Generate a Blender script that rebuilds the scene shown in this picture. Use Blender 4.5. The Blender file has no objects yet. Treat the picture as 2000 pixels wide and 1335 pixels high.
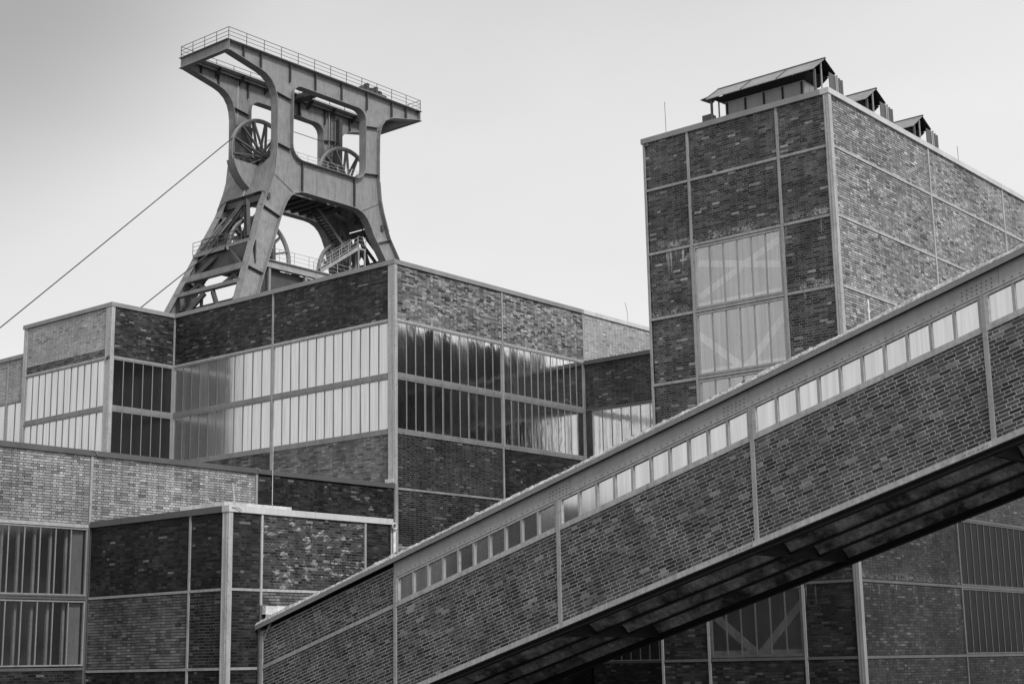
import bpy, math, random
import numpy as np
from mathutils import Vector, Matrix
from mathutils.geometry import tessellate_polygon
random.seed(7)
R_ = random.Random(11)
SC = bpy.context.scene
COL = SC.collection

# ------------------------------------------------------------------ camera
HEAD, PITCH, ROLL, FPX, EYE = map(float, (math.radians(39.804), math.radians(11.961), math.radians(-1.048), 2979.6, 1.7))
Fv = Vector((math.cos(HEAD)*math.cos(PITCH), math.sin(HEAD)*math.cos(PITCH), math.sin(PITCH)))
r0 = Vector((math.sin(HEAD), -math.cos(HEAD), 0)); u0_ = r0.cross(Fv)
Rv = r0*math.cos(ROLL) + u0_*math.sin(ROLL)
Uv = -r0*math.sin(ROLL) + u0_*math.cos(ROLL)
cam = bpy.data.cameras.new('camera'); camo = bpy.data.objects.new('camera', cam); COL.objects.link(camo)
m = Matrix((Rv, Uv, -Fv)).transposed().to_4x4(); m.translation = Vector((0, 0, EYE))
camo.matrix_world = m
cam.sensor_width = 36; cam.lens = 36*FPX/2000; cam.clip_end = 6000
SC.camera = camo

# ------------------------------------------------------------------ sky, sun, exposure
SUN_EL, SUN_DIR = math.radians(42), Vector((-0.30, -1.0, 0)).normalized()
w = bpy.data.worlds.new("World"); SC.world = w; w.use_nodes = True
nt = w.node_tree; nt.nodes.clear(); N = nt.nodes.new; L = nt.links.new
out = N('ShaderNodeOutputWorld'); bg = N('ShaderNodeBackground'); L(bg.outputs[0], out.inputs[0]); bg.inputs[1].default_value = 0.1
sky = N('ShaderNodeTexSky'); sky.sky_type = 'NISHITA'; sky.sun_disc = False
sky.sun_elevation = SUN_EL; sky.sun_rotation = math.atan2(SUN_DIR.x, SUN_DIR.y)
sky.air_density = 1.5; sky.dust_density = 3.0
bw = N('ShaderNodeRGBToBW'); L(sky.outputs[0], bw.inputs[0])
tc = N('ShaderNodeTexCoord'); sep = N('ShaderNodeSeparateXYZ'); L(tc.outputs['Generated'], sep.inputs[0])
rampz = N('ShaderNodeValToRGB'); L(sep.outputs[2], rampz.inputs[0])
e = rampz.color_ramp.elements
e[0].position = 0.0; e[0].color = (.88, .88, .88, 1)
e[1].position = 1.0; e[1].color = (.55, .55, .55, 1)
for pz, v in ((.15, .86), (.33, .78), (.47, .66)):
    q = e.new(pz); q.color = (v, v, v, 1)
# veil is denser (brighter) towards the sun's side, thinner towards the north
dot = N('ShaderNodeVectorMath'); dot.operation = 'DOT_PRODUCT'; L(tc.outputs['Generated'], dot.inputs[0]); dot.inputs[1].default_value = (0.85, -0.5, 0)
mr = N('ShaderNodeMapRange'); L(dot.outputs['Value'], mr.inputs[0])
mr.inputs[1].default_value = -1.0; mr.inputs[2].default_value = 1.0; mr.inputs[3].default_value = .80; mr.inputs[4].default_value = 1.10
mp = N('ShaderNodeMapping'); L(tc.outputs['Generated'], mp.inputs[0]); mp.inputs['Scale'].default_value = (1.2, 1.2, 3.5)
no = N('ShaderNodeTexNoise'); L(mp.outputs[0], no.inputs[0]); no.inputs['Scale'].default_value = 1.6; no.inputs['Detail'].default_value = 5
mr2 = N('ShaderNodeMapRange'); L(no.outputs[0], mr2.inputs[0]); mr2.inputs[1].default_value = .3; mr2.inputs[2].default_value = .7; mr2.inputs[3].default_value = .93; mr2.inputs[4].default_value = 1.06
def wm(a, b, op='MULTIPLY'):
    n = N('ShaderNodeMath'); n.operation = op
    for i, x in enumerate((a, b)):
        if isinstance(x, (int, float)): n.inputs[i].default_value = x
        else: L(x, n.inputs[i])
    return n.outputs[0]
# sky colour darkened towards the upper left frame corner, imitating lens vignetting
dt = N('ShaderNodeVectorMath'); dt.operation = 'DOT_PRODUCT'; nv = N('ShaderNodeVectorMath'); nv.operation = 'NORMALIZE'; L(tc.outputs['Generated'], nv.inputs[0])
L(nv.outputs[0], dt.inputs[0]); dt.inputs[1].default_value = tuple((Fv - Rv*.44 + Uv*.34).normalized())
thin = N('ShaderNodeMapRange'); thin.interpolation_type = 'SMOOTHERSTEP'; L(dt.outputs['Value'], thin.inputs[0])
thin.inputs[1].default_value = .955; thin.inputs[2].default_value = 1.0; thin.inputs[3].default_value = 1.0; thin.inputs[4].default_value = .56
veil = wm(wm(wm(wm(rampz.outputs[0], mr.outputs[0]), mr2.outputs[0]), 9.9), thin.outputs[0])
tot = wm(veil, wm(bw.outputs[0], .12), 'ADD')
L(tot, bg.inputs[0])
sl = bpy.data.lights.new('sun', 'SUN'); so = bpy.data.objects.new('sun', sl); COL.objects.link(so)
sl.energy = 2.2; sl.angle = math.radians(10); sl.color = (1, 1, 1)
sd = SUN_DIR*math.cos(SUN_EL) + Vector((0, 0, math.sin(SUN_EL)))
so.rotation_euler = sd.to_track_quat('Z', 'Y').to_euler(); so.location = (0, -30, 60)
SC.view_settings.view_transform = 'Standard'; SC.view_settings.look = 'None'
SC.view_settings.gamma = 1; SC.view_settings.exposure = 0.0; SC.view_settings.use_curve_mapping = False
SC.cycles.max_bounces = 8; SC.cycles.glossy_bounces = 6; SC.cycles.transparent_max_bounces = 12
SC.cycles.use_denoising = True

# ------------------------------------------------------------------ materials (black and white photograph: all greys)
def newmat(name):
    mt = bpy.data.materials.new(name); mt.use_nodes = True
    nt = mt.node_tree; nt.nodes.clear()
    o = nt.nodes.new('ShaderNodeOutputMaterial'); b = nt.nodes.new('ShaderNodeBsdfPrincipled')
    nt.links.new(b.outputs[0], o.inputs[0]); return mt, nt, b, o
class G:
    """small node helper"""
    def __init__(s, nt): s.nt = nt; s.L = nt.links.new
    def n(s, t, **k):
        x = s.nt.nodes.new(t)
        for a, v in k.items(): setattr(x, a, v)
        return x
    def setin(s, sock, v):
        if isinstance(v, (int, float, tuple)): sock.default_value = v
        else: s.L(v, sock)
    def math(s, op, a, b=0.0, clamp=False):
        x = s.n('ShaderNodeMath', operation=op); x.use_clamp = clamp; s.setin(x.inputs[0], a); s.setin(x.inputs[1], b); return x.outputs[0]
    def mix(s, f, a, b):
        x = s.n('ShaderNodeMix'); x.data_type = 'FLOAT'; s.setin(x.inputs[0], f); s.setin(x.inputs[2], a); s.setin(x.inputs[3], b); return x.outputs[0]
    def rng(s, v, a, b, c, d):
        x = s.n('ShaderNodeMapRange'); s.setin(x.inputs[0], v)
        for i, q in enumerate((a, b, c, d)): s.setin(x.inputs[i+1], q)
        return x.outputs[0]
    def pos(s, scale=(1, 1, 1), off=(0, 0, 0)):
        g = s.n('ShaderNodeNewGeometry'); mp = s.n('ShaderNodeMapping'); s.L(g.outputs['Position'], mp.inputs[0])
        mp.inputs['Scale'].default_value = scale; mp.inputs['Location'].default_value = off; return mp.outputs[0]
    def noise(s, vec, scale, detail=3, rough=.55):
        x = s.n('ShaderNodeTexNoise'); s.L(vec, x.inputs[0]); x.inputs['Scale'].default_value = scale
        x.inputs['Detail'].default_value = detail; x.inputs['Roughness'].default_value = rough; return x.outputs[0]
    def bump(s, h, strength, dist=.01):
        x = s.n('ShaderNodeBump'); x.inputs['Strength'].default_value = strength; x.inputs['Distance'].default_value = dist
        s.L(h, x.inputs['Height']); return x.outputs[0]

def paint(name, v, rough=.5, var=.12, streak=.12, dirt=0.0, bump=.15, spec=.4):
    mt, nt, b, o = newmat(name); g = G(nt)
    n1 = g.noise(g.pos(), 1.3, 4); n2 = g.noise(g.pos((7, 7, .5)), 1.4, 4); n3 = g.noise(g.pos(), 40, 3)
    val = g.math('MULTIPLY', v, g.rng(n1, .3, .7, 1-var, 1+var))
    val = g.math('MULTIPLY', val, g.rng(n2, .35, .7, 1+streak*.5, 1-streak))
    val = g.math('MULTIPLY', val, g.rng(n3, .3, .7, .95, 1.05))
    if dirt:
        nd = g.noise(g.pos(), 9, 6, .7)
        val = g.mix(g.rng(nd, .52, .66, 0, dirt), val, v*.28)
    g.L(val, b.inputs['Base Color']); b.inputs['Roughness'].default_value = rough
    b.inputs['Specular IOR Level'].default_value = spec
    if bump: g.L(g.bump(n3, bump, .01), b.inputs['Normal'])
    return mt

def brickmat(name, lo, hi, rough=.48, ef=0.0, rails=(), spec=.28, patch=.25, dark=0.0):
    mt, nt, b, o = newmat(name); g = G(nt)
    at = g.n('ShaderNodeAttribute'); at.attribute_name = 'shade'; at.attribute_type = 'GEOMETRY'
    oi = g.n('ShaderNodeObjectInfo'); sp = g.n('ShaderNodeSeparateColor'); g.L(oi.outputs['Color'], sp.inputs[0])
    sh = g.math('MULTIPLY', at.outputs['Fac'], sp.outputs[0])
    val = g.mix(sh, lo, hi)
    pn = g.noise(g.pos(), .55, 4, .6); fn = g.noise(g.pos((1, 1, 2.2)), 17, 4, .65); mn = g.noise(g.pos(), 3.1, 4, .6)
    val = g.math('MULTIPLY', val, g.rng(pn, .34, .66, 1-patch, 1+patch))
    val = g.math('MULTIPLY', val, g.rng(mn, .3, .7, .82, 1.18))
    val = g.math('MULTIPLY', val, g.rng(fn, .3, .7, .72, 1.28))
    if ef: val = g.mix(efmask(g, ef, rails), val, .55)
    g.L(val, b.inputs['Base Color'])
    g.L(g.rng(mn, .3, .7, rough-.1, rough+.15), b.inputs['Roughness']); b.inputs['Specular IOR Level'].default_value = spec
    g.L(g.bump(fn, .5, .006), b.inputs['Normal'])
    return mt

def efmask(g, ef, rails):
    """lime bloom: scattered blots, a crust on top of each rail and runs below it"""
    n = g.noise(g.pos((.8, .8, 2.2)), 2.6 if ef > 1.5 else 4.2, 8, .75); msk = g.rng(n, (.545 if ef > 1.5 else .60), .70, 0, ef*.55)
    if rails:
        sepz = g.n('ShaderNodeSeparateXYZ'); g.L(g.pos(), sepz.inputs[0]); z = sepz.outputs[2]
        drip = g.noise(g.pos((6, 6, .35)), 1.0, 3, .5); fine = g.noise(g.pos(), 14, 4, .7)
        for rz in rails:
            d = g.math('SUBTRACT', z, rz)
            up = g.math('MULTIPLY', g.rng(d, .0, .04, 0, 1), g.rng(d, .05, .30, 1, 0))
            up = g.math('MULTIPLY', up, g.rng(fine, .46, .60, 0, 1)); up = g.math('MULTIPLY', up, g.rng(g.noise(g.pos((1, 1, .4)), 1.3, 3), .42, .62, .12, 1.1))
            dn = g.math('MULTIPLY', g.rng(d, -.9, -.08, 0, 1), g.rng(d, -.04, .0, 1, 0))
            dn = g.math('MULTIPLY', dn, g.rng(g.math('ADD', drip, g.math('MULTIPLY', d, .09)), .60, .66, 0, 1))
            msk = g.math('ADD', msk, g.math('MULTIPLY', g.math('ADD', up, dn), ef))
    return g.math('MINIMUM', msk, .95)

def mortarmat(name, v, ef=0.0, rails=(), patch=.35):
    mt, nt, b, o = newmat(name); g = G(nt)
    n = g.noise(g.pos(), 1.1, 5, .65); f = g.noise(g.pos(), 30, 3)
    val = g.math('MULTIPLY', v, g.rng(n, .33, .67, 1-patch, 1+patch)); val = g.math('MULTIPLY', val, g.rng(f, .3, .7, .8, 1.2))
    if ef: val = g.mix(efmask(g, ef*1.3, rails), val, .8)
    g.L(val, b.inputs['Base Color']); b.inputs['Roughness'].default_value = .95; b.inputs['Specular IOR Level'].default_value = .1
    return mt

def glassmat(name, refl, tint, rough=.07, bump=.06, milk=.25):
    """wired cast glass: mirror-like sheen over a slightly milky, partly clear sheet"""
    mt, nt, b, o = newmat(name); g = G(nt)
    oi = g.n('ShaderNodeObjectInfo'); rnd = oi.outputs['Random']
    vs = g.n('ShaderNodeVectorMath', operation='ADD'); g.L(g.pos((1, 1, 1)), vs.inputs[0])
    cx = g.n('ShaderNodeCombineXYZ'); g.L(g.math('MULTIPLY', rnd, 37.0), cx.inputs[0]); g.L(cx.outputs[0], vs.inputs[1])
    mp = g.n('ShaderNodeMapping'); g.L(vs.outputs[0], mp.inputs[0]); mp.inputs['Scale'].default_value = (9, 9, .7)
    rib = g.noise(mp.outputs[0], 1.0, 1, .4)
    mp2 = g.n('ShaderNodeMapping'); g.L(vs.outputs[0], mp2.inputs[0]); mp2.inputs['Scale'].default_value = (2.2, 2.2, 1.0)
    wav = g.noise(mp2.outputs[0], 1.0, 2, .5)
    h = g.math('ADD', rib, g.math('MULTIPLY', wav, 5.0))
    nrm = g.bump(h, bump, .02)
    mp3 = g.n('ShaderNodeMapping'); g.L(vs.outputs[0], mp3.inputs[0]); mp3.inputs['Scale'].default_value = (11, 11, .4)
    st = g.noise(mp3.outputs[0], 1.0, 2, .6)
    gl = g.n('ShaderNodeBsdfGlossy'); g.L(nrm, gl.inputs['Normal']); g.L(g.rng(rnd, 0, 1, rough*.7, rough*1.7), gl.inputs['Roughness'])
    rc = g.math('MULTIPLY', refl, g.math('MULTIPLY', g.rng(st, .3, .7, 1.03, .88), g.rng(rnd, 0, 1, .95, 1.0)))
    g.L(rc, gl.inputs['Color'])
    df = g.n('ShaderNodeBsdfDiffuse'); df.inputs[0].default_value = (.45, .45, .45, 1)
    tr = g.n('ShaderNodeBsdfTransparent'); tr.inputs[0].default_value = (tint, tint, tint, 1)
    m1 = g.n('ShaderNodeMixShader'); m1.inputs[0].default_value = milk; g.L(tr.outputs[0], m1.inputs[1]); g.L(df.outputs[0], m1.inputs[2])
    ad = g.n('ShaderNodeMixShader'); g.setin(ad.inputs[0], g.rng(refl if not isinstance(refl, float) else g.math('ADD', refl, 0.0), 0, 1, 0, 1))
    g.L(m1.outputs[0], ad.inputs[1])
    gl2 = gl; g.L(gl2.outputs[0], ad.inputs[2])
    # colour of the sheen kept near white; the mix factor sets how much of it there is
    for l in list(gl.inputs['Color'].links): nt.links.remove(l)
    g.L(g.math('MULTIPLY', g.rng(st, .3, .7, 1.0, .78), g.rng(rnd, 0, 1, .93, 1.0)), gl.inputs['Color'])
    nt.links.new(ad.outputs[0], o.inputs[0]); nt.nodes.remove(b)
    return mt

def roughmat(name, v, scale=20, var=.6):
    mt, nt, b, o = newmat(name); g = G(nt)
    a = g.noise(g.pos(), scale, 6, .75); c = g.noise(g.pos(), scale*.2, 4, .6)
    val = g.math('MULTIPLY', v, g.rng(a, .35, .65, 1-var, 1+var*.5)); val = g.math('MULTIPLY', val, g.rng(c, .35, .65, .75, 1.15))
    g.L(val, b.inputs['Base Color']); b.inputs['Roughness'].default_value = .95; b.inputs['Specular IOR Level'].default_value = .1
    g.L(g.bump(a, .8, .03), b.inputs['Normal']); return mt

def sootmat(name, v):
    mt, nt, b, o = newmat(name); g = G(nt)
    a = g.noise(g.pos(), .9, 7, .7); c = g.noise(g.pos(), 6, 6, .7); d = g.noise(g.pos((1, 1, 1)), 28, 4, .7)
    val = g.math('MULTIPLY', v, g.rng(a, .40, .60, .16, 1.0)); val = g.math('MULTIPLY', val, g.rng(c, .38, .62, .55, 1.1)); val = g.math('MULTIPLY', val, g.rng(d, .3, .7, .75, 1.2))
    g.L(g.math('MINIMUM', val, .8), b.inputs['Base Color']); b.inputs['Roughness'].default_value = .95; b.inputs['Specular IOR Level'].default_value = .1
    g.L(g.bump(c, .8, .05), b.inputs['Normal']); return mt

M = dict(
    steel=paint('painted_steel', .38, .5, streak=.18, dirt=.35),
    steel_hi=paint('painted_steel_light', .48, .5, streak=.2, dirt=.4),
    steel_dk=paint('painted_steel_dark_and_shaded', .13, .55, dirt=.3),  # dark parts, also rails with the bridge's shade put into their paint
    coping=paint('coping_sheet', .30, .45, streak=.06),
    coping_hi=paint('coping_sheet_bright', .62, .4, streak=.1),
    coping_dk=paint('coping_sheet_dark', .13, .45, streak=.06),
    frame=paint('window_frame_paint', .33, .5, dirt=.3),
    bar=paint('glazing_bar_paint', .16, .5, dirt=.2),
    gantry=paint('headframe_paint', .29, .5, var=.14, streak=.22, dirt=.18),
    gantry_dk=paint('headframe_paint_dark', .085, .55, var=.15, streak=.2, dirt=.2),  # darker tone for inner members and small fittings
    rail=paint('railing_steel', .10, .5),
    rail_hi=paint('railing_galvanised', .45, .45),
    wheel=paint('sheave_steel', .12, .45),
    wheel_hi=paint('sheave_rim_steel', .28, .4),
    rope=paint('wire_rope', .06, .6, bump=0),
    beam=paint('bridge_beam_paint', .44, .5, var=.06, streak=.08, dirt=.1),
    fascia=paint('fascia_sheet', .27, .45, var=.06),
    soffit=sootmat('soffit_concrete', .72),
    black=paint('shade_black_steel', .015, .8),  # near-black tone puts shade into bridge underside and hood parts
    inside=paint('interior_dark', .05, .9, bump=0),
    brace=paint('inside_brace_paint', .88, .6, var=.03, streak=.03, bump=0),
    white=roughmat('weathered_white_sheet', .75, 8, .2),
    verge=roughmat('roofing_felt_verge', .70, 14, .6),
    roof=roughmat('gravel_roof', .25, 10, .4),
    ground=roughmat('asphalt_ground', .09, 3, .4),
    rivet=paint('rivet_steel', .12, .5, bump=0),
    glass_mirror=glassmat('wired_glass_sheen', .80, .5, .17, .035, .9),
    glass_bridge=glassmat('bridge_glass', .86, .6, .09, .010, .6),
    glass_clear=glassmat('wired_glass_clear', .37, 1.0, .08, .012, .07),
    glass_dark=glassmat('wired_glass_dim', .07, .85, .10, .02, .03),
    glass_b=glassmat('wired_glass_mirror', .92, .5, .08, .10, .2),
    glass_black=glassmat('wired_glass_black', .035, .35, .15, .03, .03),  # nearly no sheen: stands in for dark surroundings the panes would mirror
)
#   name: (lo, hi, mortar, mean, spread, header bonus, light-brick chance, eff, rails, mortar patch)
L0 = [1.75, 3.80, 5.87, 7.95, 10.0, 12.05, 14.13, 16.2]
ST = {
    'light':   (.11, .56, .04, .50, .14, .22, .04, .1, ()),
    'pale':    (.22, .72, .07, .55, .09, .10, .03, 0, ()),
    'glint':   (.05, .60, .025, .34, .18, .10, .12, 0, ()),
    'mid':     (.06, .36, .10, .42, .16, .10, .05, .2, ()),
    'slate':   (.04, .24, .04, .42, .17, .10, .05, .15, ()),
    'dark':    (.016, .28, .045, .13, .10, .02, .035, .05, ()),
    'sooty':   (.007, .20, .06, .09, .07, .02, .02, .35, ()),
    'jointed': (.012, .20, .18, .12, .09, .02, .03, .15, ()),
    'bridge':  (.020, .26, .52, .20, .11, .03, .035, .30, ()),
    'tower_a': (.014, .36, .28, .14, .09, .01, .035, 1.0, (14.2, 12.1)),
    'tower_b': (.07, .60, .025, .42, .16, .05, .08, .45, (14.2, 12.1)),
    'shaded':  (.012, .12, .05, .16, .12, .03, .05, .3, (3.85,)),  # shade under the bridge put into darker brick and mortar tones
    'limed':   (.010, .24, .13, .13, .09, .02, .04, 2.2, ()),
}
for k, s in ST.items():
    M['b_'+k] = brickmat('clinker_brick_'+k, s[0], s[1], ef=s[7], rails=s[8], patch={'bridge': .24, 'tower_b': .2, 'light': .24, 'pale': .15, 'glint': .3}.get(k, .42))
    M['m_'+k] = mortarmat('mortar_'+k, s[2], ef=s[7], rails=s[8])

# ------------------------------------------------------------------ mesh building
class MB:
    def __init__(s): s.v = []; s.f = []; s.a = []; s.shade = None
    def add(s, vs, fs, sh=None):
        b = len(s.v); s.v += [tuple(p) for p in vs]; s.f += [tuple(i+b for i in f) for f in fs]
        if sh is not None: s.a += [sh]*len(fs)
    def box(s, x0, x1, y0, y1, z0, z1):
        s.hexa([(x0, y0, z0), (x1, y0, z0), (x1, y1, z0), (x0, y1, z0), (x0, y0, z1), (x1, y0, z1), (x1, y1, z1), (x0, y1, z1)])
    def hexa(s, p): s.add(p, [(0, 3, 2, 1), (4, 5, 6, 7), (0, 1, 5, 4), (1, 2, 6, 5), (2, 3, 7, 6), (3, 0, 4, 7)])
    def bar(s, p0, p1, w, h=None, up=(0, 0, 1)):
        h = h or w; p0 = Vector(p0); p1 = Vector(p1); d = (p1-p0).normalized(); upv = Vector(up)
        if abs(d.dot(upv)) > .98: upv = Vector((0, 1, 0))
        a = d.cross(upv).normalized(); b = a.cross(d).normalized(); a *= w/2; b *= h/2
        s.hexa([p0-a-b, p0+a-b, p0+a+b, p0-a+b, p1-a-b, p1+a-b, p1+a+b, p1-a+b])
    def tube(s, pts, r, n=6, closed=False):
        pts = [Vector(p) for p in pts]; k = len(pts); base = len(s.v); vs = []; fs = []
        for i, p in enumerate(pts):
            a = pts[(i+1) % k] if (closed or i < k-1) else p
            c = pts[i-1] if (closed or i > 0) else p
            d = (a-c).normalized(); upv = Vector((0, 0, 1)) if abs(d.z) < .95 else Vector((0, 1, 0))
            x = d.cross(upv).normalized(); y = x.cross(d)
            for j in range(n):
                t = 2*math.pi*j/n; vs.append(p + x*r*math.cos(t) + y*r*math.sin(t))
        for i in range(k if closed else k-1):
            for j in range(n):
                i2 = (i+1) % k; fs.append((i*n+j, i*n+(j+1) % n, i2*n+(j+1) % n, i2*n+j))
        if not closed: fs += [tuple(range(n-1, -1, -1)), tuple((k-1)*n+j for j in range(n))]
        s.add(vs, fs)
    def build(s, name, mat, parent=None, smooth=False, kind=None):
        me = bpy.data.meshes.new(name); me.from_pydata(s.v, [], s.f)
        me.materials.append(M[mat] if isinstance(mat, str) else mat)
        if s.a:
            at = me.attributes.new('shade', 'FLOAT', 'FACE'); at.data.foreach_set('value', np.array(s.a, dtype=np.float32))
        if smooth: me.polygons.foreach_set('use_smooth', [True]*len(me.polygons))
        o = bpy.data.objects.new(name, me); COL.objects.link(o)
        if parent: o.parent = parent
        if kind: o['kind'] = kind
        return o

def thing(name, label, cat, group=None):
    o = bpy.data.objects.new(name, None); COL.objects.link(o); o['label'] = label; o['category'] = cat
    if group: o['group'] = group
    return o
def tag(o, label, cat, group=None):
    o['label'] = label; o['category'] = cat
    if group: o['group'] = group
    return o

def fA(c):   # wall facing -X, u runs along +Y
    return (lambda u, v, d: Vector((c-d, u, v)))
def fB(c):   # wall facing -Y, u runs along +X
    return (lambda u, v, d: Vector((u, c-d, v)))

def fbox(mb, fr, u0, u1, v0, v1, d0, d1):
    mb.hexa([fr(u0, v0, d0), fr(u1, v0, d0), fr(u1, v0, d1), fr(u0, v0, d1), fr(u0, v1, d0), fr(u1, v1, d0), fr(u1, v1, d1), fr(u0, v1, d1)])

def fpiece(fr, name, mat, parent, u0, u1, v0, v1, d0, d1):
    mb = MB(); fbox(mb, fr, u0, u1, v0, v1, d0, d1); return mb.build(name, mat, parent)

def project(p):
    q = p - Vector((0, 0, EYE)); z = q.dot(Fv)
    if z < 1: return None
    return (1000+q.dot(Rv)/z*FPX, 667.5-q.dot(Uv)/z*FPX, z)

def clip(poly, edges):
    """clip convex poly by half planes (nx, ny, c): keep nx*x+ny*y<=c"""
    for nx, ny, c in edges:
        o = []; n = len(poly)
        for i in range(n):
            a = poly[i]; b = poly[(i+1) % n]; da = nx*a[0]+ny*a[1]-c; db = nx*b[0]+ny*b[1]-c
            if da <= 0: o.append(a)
            if (da < 0 < db) or (db < 0 < da):
                t = da/(da-db); o.append((a[0]+(b[0]-a[0])*t, a[1]+(b[1]-a[1])*t))
        poly = o
        if len(poly) < 3: return []
    return poly

ST_L, HD_L, JT, CH, BH = .246, .115, .0165, .077, .0605
PROTO = {}
def proto_brick(kind, style):
    key = (kind, style)
    if key not in PROTO:
        Ln = ST_L if kind == 's' else HD_L
        mb = MB(); x, y, z0, z1 = Ln/2, BH/2, -.02, .005; b = .0015
        vs = [(-x, -y, z0), (x, -y, z0), (x, y, z0), (-x, y, z0), (-x, -y, z1-b), (x, -y, z1-b), (x, y, z1-b), (-x, y, z1-b),
              (-x+b, -y+b, z1), (x-b, -y+b, z1), (x-b, y-b, z1), (-x+b, y-b, z1)]
        mb.add(vs, [(0, 1, 5, 4), (1, 2, 6, 5), (2, 3, 7, 6), (3, 0, 4, 7), (4, 5, 9, 8), (5, 6, 10, 9), (6, 7, 11, 10), (7, 4, 8, 11), (8, 9, 10, 11)], 1.0)
        me = bpy.data.meshes.new('brick'); me.from_pydata(mb.v, [], mb.f); me.materials.append(M['b_'+style])
        at = me.attributes.new('shade', 'FLOAT', 'FACE'); at.data.foreach_set('value', np.ones(len(mb.f), dtype=np.float32))
        PROTO[key] = me
    return PROTO[key]

def bridge_hides(px):
    """photo pixel lies on the conveyor bridge"""
    x, y = px[0], px[1]
    if x < 505: return False
    top = 1205-(x-515)*.4895; bot = 1335 if x < 1100 else 1335-(x-1100)*.432
    return top < y < bot

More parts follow.
